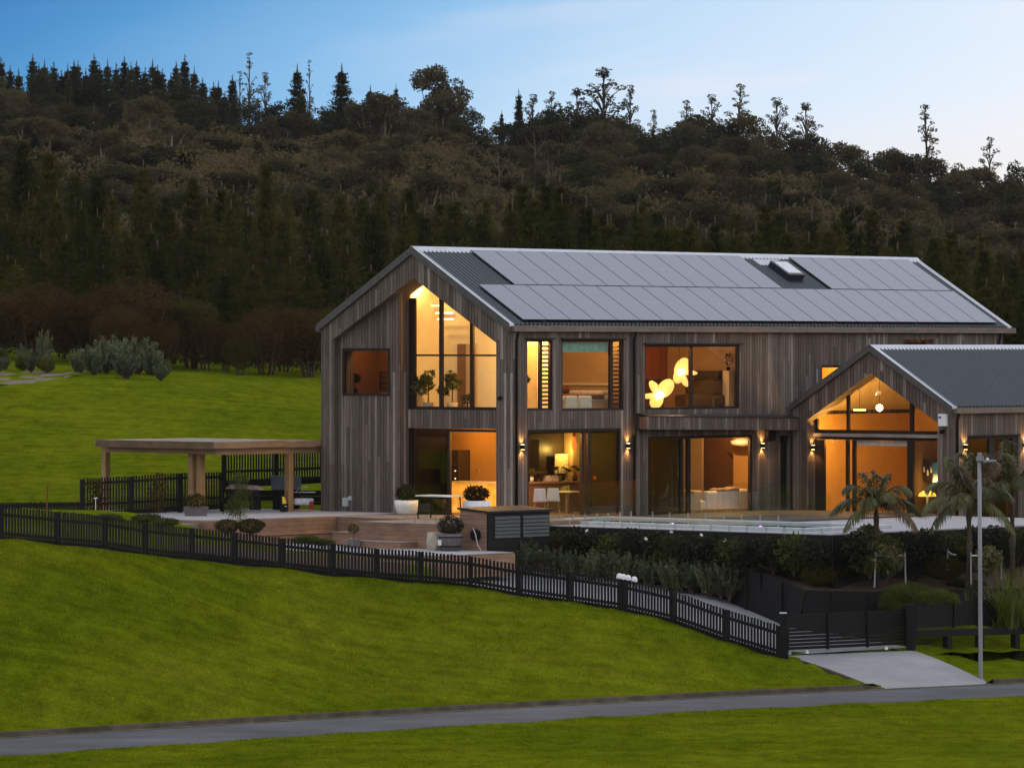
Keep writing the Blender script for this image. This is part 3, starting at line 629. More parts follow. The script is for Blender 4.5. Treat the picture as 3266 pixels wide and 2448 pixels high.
for xa,xb in ((15.05,17.9),(18.6,21.5)):
    f=[(xa,xb,-6.80,-6.70,2.34,2.42),(xa,xa+.09,-6.80,-6.70,-.3,2.34),(xb-.3,xb,-6.80,-6.70,-.3,2.34),((xa+xb)/2-.18,(xa+xb)/2+.12,-6.80,-6.70,-.3,2.34)]
    window('sliding_door',f,[(xa+.09,(xa+xb)/2-.18,-6.76,-6.748,-.3,2.34),((xa+xb)/2+.12,xb-.3,-6.76,-6.748,-.3,2.34)],'glassdark')
    m=MB(); m.box(xa-.05,xb+.05,-6.88,-6.805,2.42,2.47); part(m,'window_head_flashing',M['frame'])
# --- floors and inner walls
m=MB(); m.box(.9,XE-.3,.27,YB-.21,-.3,-.02); m.box(.92,5.48,.05,.27,-.3,-.03); m.box(6.85,12.25,.05,.27,-.3,-.16); part(m,'floor',M['wood_floor'])
m=MB(); m.box(.82,XE-.3,.265,YB-.205,2.80,3.28); part(m,'floor',M['ceiling_in'])
m=MB(); m.box(WF-.03,30.7,-6.6,-.15,-.4,-.27); part(m,'floor',plain('pale_floor',(.34,.28,.2),.4))
def inner(mat,*boxes):
  for bb in boxes:
    inner1(mat,bb)
def inner1(mat,*boxes):
    mb=MB()
    for x0,x1,y0,y1,z0,z1 in boxes:
        main=y1>0 and y0>=0 and x0<XE
        top=(lambda y: zroof(y)-.25) if main else (lambda y: zw(y)-.25)
        if x1-x0<y1-y0:
            rid=c if main else WC
            ys=[y0]+([rid] if y0<rid<y1 else [])+[y1]
            # where the flat top meets the slope
            extra=[]
            for a,b in zip(ys,ys[1:]):
                ta,tb=top(a)-z1,top(b)-z1
                if ta*tb<0: extra.append(a+(b-a)*ta/(ta-tb))
            ys=sorted(ys+extra)
            mb.prism([(y0,z0),(y1,z0)]+[(y,min(z1,top(y))) for y in reversed(ys)],'x',x0,x1)
        else: mb.box(x0,x1,y0,y1,z0,min(z1,top(y0),top(y1)))
    return part(mb,'partition',M[mat])
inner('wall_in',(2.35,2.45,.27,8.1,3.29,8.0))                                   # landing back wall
inner('wall_brown',(2.31,2.345,5.31,6.14,3.30,5.71),(2.31,2.345,4.02,4.40,3.30,5.49))  # flat brown panels: the darkness of two doorways put into colour
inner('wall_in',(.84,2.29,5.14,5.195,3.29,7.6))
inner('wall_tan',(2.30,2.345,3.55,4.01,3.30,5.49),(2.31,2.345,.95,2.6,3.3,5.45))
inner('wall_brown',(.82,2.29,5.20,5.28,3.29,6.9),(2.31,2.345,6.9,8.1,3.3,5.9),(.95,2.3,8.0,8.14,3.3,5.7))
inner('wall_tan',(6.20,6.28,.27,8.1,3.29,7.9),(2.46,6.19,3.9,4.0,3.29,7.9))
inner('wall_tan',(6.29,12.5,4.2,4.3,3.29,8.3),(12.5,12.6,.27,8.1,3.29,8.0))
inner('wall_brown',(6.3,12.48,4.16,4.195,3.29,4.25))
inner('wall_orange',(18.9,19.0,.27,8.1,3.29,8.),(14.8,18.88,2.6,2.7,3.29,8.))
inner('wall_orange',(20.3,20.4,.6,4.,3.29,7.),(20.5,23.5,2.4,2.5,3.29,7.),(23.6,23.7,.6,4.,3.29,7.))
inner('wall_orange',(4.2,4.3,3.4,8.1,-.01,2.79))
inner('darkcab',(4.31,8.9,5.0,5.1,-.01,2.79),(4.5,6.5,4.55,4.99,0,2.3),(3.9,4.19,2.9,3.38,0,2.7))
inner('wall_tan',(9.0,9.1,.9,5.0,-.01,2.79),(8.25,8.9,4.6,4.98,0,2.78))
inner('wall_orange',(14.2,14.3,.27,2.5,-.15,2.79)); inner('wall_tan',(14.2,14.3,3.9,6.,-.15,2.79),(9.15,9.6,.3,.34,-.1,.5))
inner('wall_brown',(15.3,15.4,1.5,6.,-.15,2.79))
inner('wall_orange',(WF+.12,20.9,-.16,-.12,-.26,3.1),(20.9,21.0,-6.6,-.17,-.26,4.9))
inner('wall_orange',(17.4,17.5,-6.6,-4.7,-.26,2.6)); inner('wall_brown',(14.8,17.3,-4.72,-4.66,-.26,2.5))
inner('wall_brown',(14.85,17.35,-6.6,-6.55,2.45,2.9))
m=MB(); m.tube([(15.26,3.6,1.75),(15.26,2.3,.75)],[.03,.03],6); part(m,'handrail',M['frame'])
# --- lit wall lamps
def wall_lamp(x,y,z,nx,ny):
    mb=MB(); a=.055
    if nx==0: mb.box(x-a,x+a,y-.11,y-.003,z-.075,z+.075)
    else: mb.box(x-.11,x-.003,y-a,y+a,z-.075,z+.075)
    o=part(mb,'wall_lamp',M['black'])
    cx,cy=x+nx*.06,y+ny*.06
    mb=MB(); mb.box(cx-.04,cx+.04,cy-.04,cy+.04,z+.0751,z+.079); mb.box(cx-.04,cx+.04,cy-.04,cy+.04,z-.079,z-.0751); mb.build('lens',M['spotglow'],o)
    for s in (1,-1):
        l=bpy.data.lights.new('wall_lamp_beam','SPOT'); l.energy=48.; l.color=(1.,.48,.13); l.spot_size=R(105); l.spot_blend=.7; l.shadow_soft_size=.02
        lo=bpy.data.objects.new('wall_lamp_beam',l); COL.objects.link(lo); lo.parent=H; lo.location=(cx,cy,z+s*.085); lo.rotation_euler=(0 if s<0 else math.pi,0,0)
for x,z in ((.61,2.20),(5.78,2.17),(12.73,2.07)): wall_lamp(x,YW,z,0,-1)
wall_lamp(14.88,-6.82,2.08,0,-1); wall_lamp(18.22,-6.82,2.10,0,-1)
# the one on the left jamb of the wing faces along the wall
mb=MB(); mb.box(14.36,14.48,-.86,-.753,1.93,2.07); o=part(mb,'wall_lamp',M['black']); mb=MB(); mb.box(14.38,14.46,-.85,-.77,2.071,2.075); mb.box(14.38,14.46,-.85,-.77,1.925,1.929); mb.build('lens',M['spotglow'],o)
for s in (1,-1):
    l=bpy.data.lights.new('wall_lamp_beam','SPOT'); l.energy=48.; l.color=(1.,.48,.13); l.spot_size=R(105); l.spot_blend=.7; l.shadow_soft_size=.02
    lo=bpy.data.objects.new('wall_lamp_beam',l); COL.objects.link(lo); lo.parent=H; lo.location=(14.42,-.81,2.0+s*.085); lo.rotation_euler=(0 if s<0 else math.pi,0,0)
# boxes fixed to the walls
m=MB(); m.box(12.92,13.30,-.10,.055,2.22,2.56); part(m,'sensor_box',M['black']); m=MB(); m.box(13.72,13.92,-.12,.055,2.2,2.4); part(m,'sensor_box',M['black'])
m=MB(); m.box(WX-.10,WX-.003,-6.66,-6.34,2.78,3.18); o=part(m,'alarm_box',M['white']); m=MB(); m.box(WX-.106,WX-.101,-6.47,-6.36,3.03,3.1); m.build('label_plate',plain('blue_plate',(.03,.05,.16)),o)
m=MB(); m.tube([(WX-.003,-6.5,2.63),(WX-.12,-6.5,2.60),(WX-.18,-6.5,2.58)],[.06,.08,.06],10); part(m,'security_camera',M['black'],smooth=True)
m=MB(); m.tube([(-.003,.38,3.78),(-.12,.38,3.75)],[.06,.06],10); part(m,'security_camera',M['black'],smooth=True)
m=MB(); m.box(.20,.268,7.36,7.58,.17,.45); m.box(.22,.268,7.2,7.35,.37,.5); part(m,'meter_box',plain('grey_white_box',(.4,.44,.44),.6))
# --- lamps inside the lit rooms
def room(x,y,z,p,c=WARM,r=.12):
    l=bpy.data.lights.new('room_lamp','POINT'); l.energy=p; l.color=c; l.shadow_soft_size=r
    o=bpy.data.objects.new('room_lamp',l); COL.objects.link(o); o.parent=H; o.location=(x,y,z)
room(1.15,.72,5.95,624,(1,.56,.15),.05); room(1.1,5.0,7.35,120,(1,.58,.17),.05)
room(.9,6.6,5.55,58.24,(1,.42,.10),.04)
room(3.4,.7,5.85,141.44,(1,.56,.2),.05); room(5.9,.5,5.8,41.6,(1,.45,.08),.04)
room(8.0,1.0,5.75,228.8,(1,.5,.12),.05); room(9.84,1.2,4.56,124.8,(1,.6,.2),.06); room(8.78,1.2,3.79,99.84,(1,.6,.2),.06)
room(17.2,.8,5.3,624,(1,.55,.06),.05); room(21.9,.9,5.65,124.8,(1,.5,.14),.04)
room(1.05,2.2,2.72,291.2,(1,.50,.06),.04); room(3.2,5.0,2.74,41.6,(1,.42,.07),.04)
room(3.0,.7,2.74,166.4,(1,.5,.13),.05); room(7.95,4.45,1.95,37.44,(1,.62,.12),.02)
room(11.6,.7,2.74,395.2,(1,.55,.16),.05); room(14.8,3.2,2.74,20.8,(1,.4,.1),.04)
room(15.6,-2.73,3.34,624,(1,.52,.085),.09); room(15.0,-1.3,2.42,249.6,(1,.5,.09),.05); room(15.0,-3.6,2.42,249.6,(1,.5,.09),.05); room(15.2,-5.41,.95,41.6,(1,.6,.15),.05); room(16.6,-5.6,2.4,12.48,(1,.45,.15),.04)
# ------------------------------------------------------------------ terraces, decks, pool
def hstruct(mb,name,mat,**k):
    o=mb.build(name,mat,**k); o.matrix_world=HM; return struct(o)
m=MB(); m.box(-8.6,.26,5.0,14.5,-1.3,.0); hstruct(m,'terrace',[M['concrete']])
m=MB(); m.box(-5.6,.69,-2.15,1.3,-1.2,-.06); m.box(-2.8,.69,1.302,4.93,-1.2,-.062); m.box(.0,.69,-2.1,.0,-1.2,-.064)
DK=thing('timber_deck','brown timber deck with boarded faces in front of the glazed gable','deck',HO,HROT)
for nm,bx in (('platform',(-5.6,.69,-2.9,1.3,-1.2,-.06)),('platform',(-2.8,.69,1.302,4.93,-1.2,-.062)),('step',(-4.6,-2.81,1.31,3.4,-1.2,-.46)),('step',(-6.35,-5.61,-1.2,1.28,-1.2,-.62))):
    m=MB(); m.box(*bx); o=m.build(nm,M['deckbrown'],DK,bevel=.008)
    m=MB(); m.box(bx[0]-.02,bx[1],bx[2]-.02 if nm=='step' else bx[2],bx[3]+(.02 if nm=='step' else 0),bx[5]+.002,bx[5]+.03); m.build('top_boards',M['decktop'],o)
WR=thing('retaining_wall','brown horizontal board retaining wall holding the paved terrace by the pergola','retaining wall',HO,HROT)
m=MB(); m.box(-8.6,-2.81,4.94,4.996,-1.3,-.03); m.build('boards',M['deckbrown'],WR); m=MB(); m.box(-8.62,-2.82,4.90,4.9395,-.56,-.50); m.build('ledge',M['deckbrown'],WR)
m=MB(); m.box(-8.66,-8.602,4.94,9.5,-1.3,-.03); m.build('boards',M['deckbrown'],WR)
WS=thing('sleeper_edging','pale stepped sleeper edging of the terrace under the grey trough','edging',HO,HROT)
for k in range(2):
    m=MB(); m.box(-9.4-k*.35,-8.67-k*.35,5.2-k*.25,9.5,-1.,-.12-k*.26); m.build('sleeper',timber('worn_sleeper',(.24,.19,.16),0,2),WS,bevel=.01)
m=MB(); m.box(-9.0,-5.62,-5.2,4.88,-1.4,-.80); hstruct(m,'lower_terrace',M['concrete'])
ED=thing('step_edge','low brown board edging of the concrete landing above the picket fence','step',HO,HROT)
m=MB(); m.box(-9.07,-9.004,-5.27,4.88,-1.5,-.815); m.box(-9.0,-5.62,-5.27,-5.204,-1.5,-.815); m.build('board',M['deckbrown'],ED); m=MB(); m.box(-9.45,-9.08,-5.2,-3.0,-1.6,-1.0); m.build('lower_board',M['deckbrown'],ED)
# pool terrace
m=MB(); m.prism([(-1.3,-2.2),(-1.3,-14.0),(14.1,-13.4),(14.1,-7.2),(13.9,-.02),(.7,-.02),(.0,-2.2)],'z',-1.6,-.17); hstruct(m,'pool_terrace',M['concrete'])
m=MB()
for bx in ((.05,.42,-12.,-.6),(3.9,4.25,-12.,-.6),(.42,3.9,-12.,-11.6),(.42,3.9,-.96,-.6)): m.box(*bx,-.168,-.075)
PL=thing('swimming_pool','narrow pool with pale coping on the raised terrace behind the glass fence','swimming pool',HO,HROT)
for i,bx in enumerate(((.05,.42,-12.,-.6),(3.9,4.25,-12.,-.6),(.42,3.9,-12.,-11.6),(.42,3.9,-.96,-.6))):
    m=MB(); m.box(*bx,-.168,-.075); m.build('coping',M['coping'],PL,bevel=.01)
m=MB(); m.box(.42,3.9,-11.6,-.96,-.165,-.135); hstruct(m,'water',M['water'])
for yy in (-6.4,-9.9):
    m=MB(); m.box(.421,.44,yy-.05,yy+.05,-.132,-.06); o=m.build('pool_light',emis('violet_glow',(.6,.25,1.),4.)); o.matrix_world=HM
    tag(o,'tiny violet pool light at the near edge, '+('nearer the louvred box' if yy>-8 else 'nearer the big palm'),'pool light')
m=MB(); m.box(4.9,13.9,-6.6,-.05,-.168,-.11); hstruct(m,'shade_toned_decking',timber('shade_toned_decking',(.07,.06,.05),0,2))  # dark strip: the shade on the deck is put into the timber colour
# black retaining wall below the pool terrace
BW=thing('retaining_wall','long black board retaining wall under the pool terrace behind the planting','retaining wall',HO,HROT)
m=MB(); m.box(-1.37,-1.302,-14.05,-2.2,-2.2,-.19); m.build('boards',M['blackwood'],BW); m=MB(); m.box(-1.3,14.,-14.12,-14.06,-2.2,-.19); m.build('boards',M['blackwood'],BW)
# glass pool fences
def glass_fence(label,a,b,n,z0,h=1.18):
    t=thing('glass_fence',label,'glass fence',HO,HROT,'frameless glass pool fences'); a=Vector(a); b=Vector(b); d=(b-a)/n; un=d.normalized(); nn=Vector((-un.y,un.x))
    for i in range(n):
        p=a+d*i+un*.02; q=a+d*(i+1)-un*.02; m=MB(); m.hexa([(p.x,p.y,z0+.09),(q.x,q.y,z0+.09),(q.x+nn.x*.012,q.y+nn.y*.012,z0+.09),(p.x+nn.x*.012,p.y+nn.y*.012,z0+.09)],[(p.x,p.y,z0+h),(q.x,q.y,z0+h),(q.x+nn.x*.012,q.y+nn.y*.012,z0+h),(p.x+nn.x*.012,p.y+nn.y*.012,z0+h)]); m.build('glass_panel',M['poolglass'],t)
        for s_ in (.25,.75):
            c_=p+(q-p)*s_; m=MB(); m.tube([(c_.x-.02,c_.y,z0),(c_.x-.02,c_.y,z0+.17)],[.024,.024],8); m.lathe([(.045,0),(.045,.012)],10,(c_.x-.02,c_.y,z0)); m.build('spigot',M['steel'],t)
glass_fence('glass pool fence along the near edge of the pool terrace above the hedge',(-1.15,-2.5),(-1.15,-13.9),8,-.17)
glass_fence('glass pool fence between the pool and the terrace doors',(5.5,-.9),(5.5,-6.9),4,-.12)
glass_fence('short glass fence on the timber deck in front of the white pot',(-5.45,-.35),(-5.45,-2.1),2,-.03)
glass_fence('glass fence by the house corner joining the pool fence to the deck',(-1.1,-2.4),(5.4,-.7),4,-.10)
# louvred box at the corner of the deck
bx0,bx1,by0,by1=-5.55,-2.75,-4.05,-2.95
t=thing('louvred_shed','low shed with brown boarded side and black louvred front at the deck corner','shed',HO,HROT)
m=MB(); m.hexa([(bx0,by0,-.82),(bx1,by0,-.82),(bx1,by1,-.82),(bx0,by1,-.82)],[(bx0,by0,.34),(bx1,by0,.34),(bx1,by1,.42),(bx0,by1,.42)]); m.build('body',M['deckbrown'],t)
m=MB(); m.box(bx0+.002,bx1,by0-.07,by0-.002,-.8,.33); fr_=m.build('front',M['black'],t)
for xa,xb in ((bx0+.28,bx0+1.42),(bx0+1.56,bx0+2.75)):
    m=MB()
    for k in range(6):
        z=-.42+k*.112; m.hexa([(xa,by0-.11,z),(xb,by0-.11,z),(xb,by0-.072,z+.03),(xa,by0-.072,z+.03)],[(xa,by0-.085,z+.085),(xb,by0-.085,z+.085),(xb,by0-.072,z+.095),(xa,by0-.072,z+.095)])
    m.build('louvre',plain('grey_louvre',(.045,.054,.06),.55,0,.3),t)
m=MB(); a=[(bx0-.06,by0-.14,.345),(bx1+.1,by0-.14,.345),(bx1+.1,by1+.06,.435),(bx0-.06,by1+.06,.435)]; m.hexa(a,[(p[0],p[1],p[2]+.06) for p in a]); m.build('roof',plain('dark_shed_roof',(.012,.014,.018),.6,0,.25),t)
# hose reel on its side
m=MB(); m.lathe([(.0,-.06),(.17,-.06),(.17,.06),(.0,.06)],16); hr=m.build('hose_reel',M['black'],smooth=False); hr.matrix_world=HM@Matrix.Translation((bx0-.08,-3.66,-.32))@Matrix.Rotation(R(90),4,'Y')
tag(hr,'black hose reel on the boarded side of the louvred shed','hose reel')
m=MB(); m.tube([(bx0-.14,-3.62,-.12),(bx0-.2,-3.78,-.3),(bx0-.25,-3.9,-.6),(bx0-.3,-4.1,-.79)],[.018]*4,6); hh=m.build('hose',plain('pale_hose',(.4,.36,.36),.5),smooth=True); hh.matrix_world=HM; tag(hh,'pale hose hanging from the reel to the concrete','hose')
# ------------------------------------------------------------------ pergola
t=thing('pergola','flat roofed pale pine pergola over the paved terrace left of the house','pergola',HO,HROT)
PZ=2.23
m=MB(); yy_=8.452
while yy_<14.9:
    x0_=-4.9 if yy_<13.9 else -4.9+(yy_-13.9)*1.35; m.box(x0_+rnd.uniform(-.05,.10),.5,yy_,yy_+.225,PZ+rnd.uniform(.0,.012),PZ+.07+rnd.uniform(0,.018)); yy_+=.235
m.build('roof_boards',timber('weathered_roof_boards',(.30,.26,.21),.0,2),t)
for xa,xb,dz in ((-4.9,-3.2,0.),(-3.195,-1.6,.012),(-1.595,-.2,-.006),(-.195,.5,.01)):
    m=MB(); m.box(xa,xb,8.40+dz*.5,8.445,PZ-.11+dz,PZ+.095+dz); m.build('fascia',M['pine_beam'],t); m=MB(); m.box(-4.95,-4.905,8.40,13.9,PZ-.12,PZ+.11); m.build('fascia',M['pine_beam'],t)
m=MB(); m.box(-4.6,.5,8.62,8.68,PZ-.32,PZ-.002); m.build('beam',M['pine_beam'],t); m=MB(); m.box(-4.55,-4.49,8.70,13.85,PZ-.30,PZ-.002); m.build('beam',M['pine_beam'],t)
m=MB(); m.box(-2.9,-2.84,8.7,14.2,PZ-.26,PZ-.002); m.build('beam',M['pine_beam'],t)
PPU=((922,8.75),(613,10.2),(640,9.9),(337,14.6))
def x_on(u,y):
    lo,hi=-12.,4.
    for _ in range(40):
        mid=(lo+hi)/2; q=hw(mid,y)
        if UC+F*q.x/q.y<u: lo=mid
        else: hi=mid
    return mid
for u_,py_ in PPU:
    px_=x_on(u_,py_); a=.105; m=MB(); m.box(px_-a,px_+a,py_-a,py_+a,-.06,PZ-.002); m.build('post',M['pine'],t,bevel=.008)
# ------------------------------------------------------------------ picket fences (black)
def picket_fence(label,pts,hs,name='picket_fence',pitch=.107,pw=.066,posts=True,rails=(.18,.74),ph=None,skip_first=False):
    """pts: ground points of the posts; hs: picket height at each post"""
    t=thing(name,label,'fence',pts[0]); o0=Vector(pts[0])
    for i,p in enumerate(pts):
        p=Vector(p)-o0
        d=(Vector(pts[min(i+1,len(pts)-1)])-Vector(pts[max(i-1,0)])); d.z=0; d.normalize()
        if posts:
            m=MB(); m.bar((p.x,p.y,p.z-.25),(p.x,p.y,p.z+(ph or hs[i]-.02)),.115,.115,up=d); m.build('post',M['blackwood'],t)
    for i in range(len(pts)-1):
        a=Vector(pts[i])-o0; b=Vector(pts[i+1])-o0; d=b-a; ln=Vector((d.x,d.y)).length; n=max(1,round(ln/pitch)); fw=Vector((d.y,-d.x,0)).normalized()*.055
        if fw.y>0: fw=-fw
        m=MB(); un=Vector((d.x,d.y,0)).normalized()
        for k in range(n):
            f=(k+.5)/n; p=a+d*f+fw; h=hs[i]+(hs[i+1]-hs[i])*f; h+=rnd.uniform(-.012,.012)
            q=p+un*pw/2; r_=p-un*pw/2; e=fw.normalized()*.02
            ls=rnd.uniform(-.006,.006)
            m.hexa([r_+Vector((0,0,.045)),q+Vector((0,0,.045)),q+e+Vector((0,0,.045)),r_+e+Vector((0,0,.045))],[r_+Vector((ls,0,h)),q+Vector((ls,0,h)),q+e+Vector((ls,0,h)),r_+e+Vector((ls,0,h))])
        m.build('pickets',M['blackwood'],t)
        for rz in rails:
            m=MB(); m.bar(a+Vector((0,0,rz*hs[i]))+fw*.4,b+Vector((0,0,rz*hs[i+1]))+fw*.4,.04,.085); m.build('rail',M['blackwood'],t)
        m=MB(); m.bar(a+Vector((0,0,.0))+fw*.3,b+Vector((0,0,.0))+fw*.3,.03,.16); m.build('plinth_board',M['blackwood'],t)
    return t
FU=[0,183,333,463,610,748,900,1060,1200,1340,1500,1654,1816,1990,2146,2315,2487]
fdm=lambda u: float(np.interp(u,[0,183,333,463,610,748,1000,1336,1500,1654,1816,1990,2146,2315,2487],[134,135.5,137,138,139.5,140.5,142,143.5,144,143.8,143,142,141,140,139]))
FU=[-150]+FU+[2508]
pts=[]
for u in FU:
    d=fdm(u) if u>=0 else 133
    pts.append(gat(u,d))
picket_fence('long black picket fence curving along the top of the front lawn to the gate',pts,[.90]*len(pts))
# back garden fences
def fl(u,v,d): return at(u,v,d)
pts=[fl(262,1640,158),fl(418,1632,159),fl(574,1622,160),fl(709,1614,161)]
picket_fence('black picket fence behind the pergola posts with lawn showing through',pts,[1.15,1.16,1.17,1.12],'picket_fence',.104,.058,rails=(.27,.86))
pts=[fl(713,1546,168),fl(880,1540,169),fl(1040,1532,170)]
picket_fence('taller black picket fence raised on sleepers beside the house corner',pts,[1.26,1.26,1.24],'picket_fence',.104,.055,rails=(.10,.36))
pts=[fl(-120,1655,152),fl(60,1650,154),fl(262,1644,157.6)]
picket_fence('low black picket fence crossing behind the front fence at the left edge',pts,[.5,.48,.45],'picket_fence',.104,.058,rails=(.8,))
t=thing('sleeper_wall','black sleeper wall under the raised picket fence','retaining wall',fl(713,1600,166))
a=fl(722,1600,166)-t.location; b=fl(1040,1600,168)-t.location
for k in range(3):
    m=MB(); m.bar(a+Vector((0,0,-.1+k*.2)),b+Vector((0,0,-.1+k*.2)),.1,.19); m.build('sleeper',M['blackwood'],t)
# ------------------------------------------------------------------ gate and slatted fence at the driveway
GA=at(2512,2078,140.3); GB=at(2890,2060,142.8)
t=thing('driveway_gate','black sliding gate of horizontal slats across the driveway','gate',GA)
d=GB-GA; hgt=1.10
m=MB()
for k in range(10):
    z=.10+k*.103; m.bar(Vector((0,0,z)),d+Vector((0,0,z)),.03,.088)
m.build('slats',M['black'],t)
for f in (.0,.335,.67,1.):
    m=MB(); p=d*f; m.bar((p.x,p.y-.03,p.z+.03),(p.x,p.y-.03,p.z+hgt),.075,.06,up=d); m.build('upright',M['black'],t)
for f in (.16,.83):
    m=MB(); p=d*f; m.lathe([(.0,-.0),(.06,0),(.03,.09),(0,.09)],8,(p.x,p.y-.05,p.z-.06)); m.build('wheel_guide',M['white'],t)
t=thing('gate_post','black gate post with a pale cap between picket fence and gate','post',at(2498,2092,139.6))
m=MB(); m.box(-.09,.09,-.09,.09,-.2,1.22); m.build('post',M['black'],t); m=MB(); m.box(-.1,.1,-.1,.1,1.221,1.25); m.build('cap',M['cap'],t)
t=thing('gate_post','black gate post at the slatted fence end of the gate','post',at(2905,2068,142.6))
m=MB(); m.box(-.13,.13,-.1,.1,-.2,1.26); m.build('post',M['black'],t); m=MB(); m.box(-.14,.14,-.11,.11,1.261,1.28); m.build('cap',M['black'],t)
SA,SB=at(2922,2002,143.6),at(3205,1985,146.5); d=SB-SA
t=thing('slatted_fence','black slatted fence panels on a beam right of the gate','fence',SA)
m=MB()
for k in range(9): m.bar(Vector((0,0,.03+k*.082)),d+Vector((0,0,.03+k*.082)),.03,.074)
m.build('slats',M['black'],t)
for f in (.0,.42,.68,1.): p=d*f; m=MB(); m.bar((p.x,p.y-.04,p.z-.05),(p.x,p.y-.04,p.z+.78),.07,.06,up=d); m.build('post',M['black'],t)
BA,BB=at(2905,2020,143.2),at(3330,2008,147.)
d=BB-BA
t=thing('bridge_rail','heavy black beam on posts below the slatted fence','beam',BA)
m=MB(); m.bar((0,0,0),d,.2,.20); m.build('beam',M['blackwood'],t)
for f in (.27,.51,.78): p=d*f; m=MB(); m.bar((p.x,p.y,p.z-.9),(p.x,p.y,p.z-.101),.2,.2,up=d); m.build('post',M['blackwood'],t)
m=MB(); m.bar((.02,0,-.28),(.6,.1,-.28),.05,.07); m.build('brace',M['blackwood'],t)
# ------------------------------------------------------------------ driveway sheets
def sheet(name,quadpts,mat,off,nu=24,nv=10):
    A,B,C_,D_=[np.array(p[:2]) for p in quadpts]
    u,v=np.meshgrid(np.linspace(0,1,nu),np.linspace(0,1,nv)); P=(A[None,None]*((1-u)*(1-v))[...,None]+B*(u*(1-v))[...,None]+C_*(u*v)[...,None]+D_*((1-u)*v)[...,None])
    return grid(name,P[...,0],P[...,1],ground(P[...,0],P[...,1])+off,mat)
def sheet2(name,left,right,mat,off,n=40,nv=8):
    L=np.array([p[:2] for p in left]); Rr=np.array([p[:2] for p in right]); ti=np.linspace(0,1,len(L)); t=np.linspace(0,1,n)
    l=np.stack([np.interp(t,ti,L[:,k]) for k in (0,1)],-1); r=np.stack([np.interp(t,ti,Rr[:,k]) for k in (0,1)],-1); v=np.linspace(0,1,nv)[:,None,None]
    P=l*(1-v)+r*v; Z=ground(P[...,0],P[...,1])+off
    return grid(name,P[...,0],P[...,1],Z,mat)
# crossing: blends from the gate sill down to the road
Lq=[at(2512,2092,140.1),at(2815,2203,135.9)]; Rq=[at(2915,2075,142.6),at(3160,2182,137.7)]
t_=np.linspace(0,1,14); v_=np.linspace(0,1,10); T,Vv=np.meshgrid(t_,v_)
la=[np.array(p) for p in Lq]; ra=[np.array(p) for p in Rq]; Pl=la[0]+(la[1]-la[0])*T[...,None]; Pr=ra[0]+(ra[1]-ra[0])*T[...,None]; P=Pl+(Pr-Pl)*Vv[...,None]
Zc=P[...,2]+.02+.05*np.sin(T*3.14); crossing=grid('driveway',P[...,0],P[...,1],Zc,M['drive'])
m=MB()
for r_ in (0,-1):
    for i in range(13):
        a=(P[r_,i,0],P[r_,i,1],Zc[r_,i]-.002); b=(P[r_,i+1,0],P[r_,i+1,1],Zc[r_,i+1]-.002); sgn=-.05 if r_==0 else .05
        m.hexa([(a[0],a[1],a[2]-.5),(b[0],b[1],b[2]-.5),(b[0]+sgn,b[1],b[2]-.5),(a[0]+sgn,a[1],a[2]-.5)],[a,b,(b[0]+sgn,b[1],b[2]-.03),(a[0]+sgn,a[1],a[2]-.03)])
struct(m.build('driveway_edge',M['soil']))
# lower the lawn under the crossing and apron so that the concrete stays on top
me=lawn.data; co_=np.empty(len(me.vertices)*3); me.vertices.foreach_get('co',co_); co_=co_.reshape(-1,3)
def inquad(x,y,q):
    s=None; ok=np.ones(len(x),bool)
    for i in range(4):
        a=q[i]; b=q[(i+1)%4]; cr=(b[0]-a[0])*(y-a[1])-(b[1]-a[1])*(x-a[0]); ok&=(cr>=-.0) if True else ok
    return ok
ctr=(la[0]+la[1]+ra[0]+ra[1])/4; q=[ctr+(p-ctr)*1.03 for p in (la[0],la[1],ra[1],ra[0])]; k=inquad(co_[:,0],co_[:,1],q)
if not k.any(): k=inquad(co_[:,0],co_[:,1],q[::-1])

ap=np.array([la[0],la[1],ra[1],ra[0]]); cf=np.linalg.lstsq(np.c_[ap[:,:2],np.ones(4)],ap[:,2],rcond=None)[0]
co_[k,2]=np.minimum(co_[k,2],co_[k,:2]@cf[:2]+cf[2]-.09); me.vertices.foreach_set('co',co_.ravel()); me.update()
def inpoly(x,y,poly):
    c=np.zeros(len(x),bool); n=len(poly)
    for i in range(n):
        (x1,y1),(x2,y2)=poly[i][:2],poly[(i+1)%n][:2]
        k=((y1>y)!=(y2>y)); xi=(x2-x1)*(y-y1)/((y2-y1) if abs(y2-y1)>1e-9 else 1e-9)+x1; c^=k&(x<xi)
    return c
LW=[at(2335,1822,147.6),at(2430,1822,146.4),at(2560,1880,144.9),at(2760,1886,145.2),at(3100,1876,148.),at(3500,1868,151.)]
fpt=[at(u,1109,fdm(u)+.45) for u in (1230,1340,1500,1654,1816,1990,2146,2315,2487)]
reg=[tuple(p[:2]) for p in fpt]+[tuple((GA+Vector((0,.25,0)))[:2]),tuple((GB+Vector((0,.25,0)))[:2]),(X_(2930,142.7),142.7),(X_(3040,142.9),142.9),(X_(3300,143.8),143.8),(26,152),(30,175),tuple(hw(14,-3)[:2]),tuple(hw(-1.,-3)[:2]),tuple(hw(-5,-6)[:2]),tuple(hw(-9.3,-5.3)[:2])]
k=inpoly(co_[:,0],co_[:,1],reg); co_[k,2]-=1.6; me.vertices.foreach_set('co',co_.ravel()); me.update()
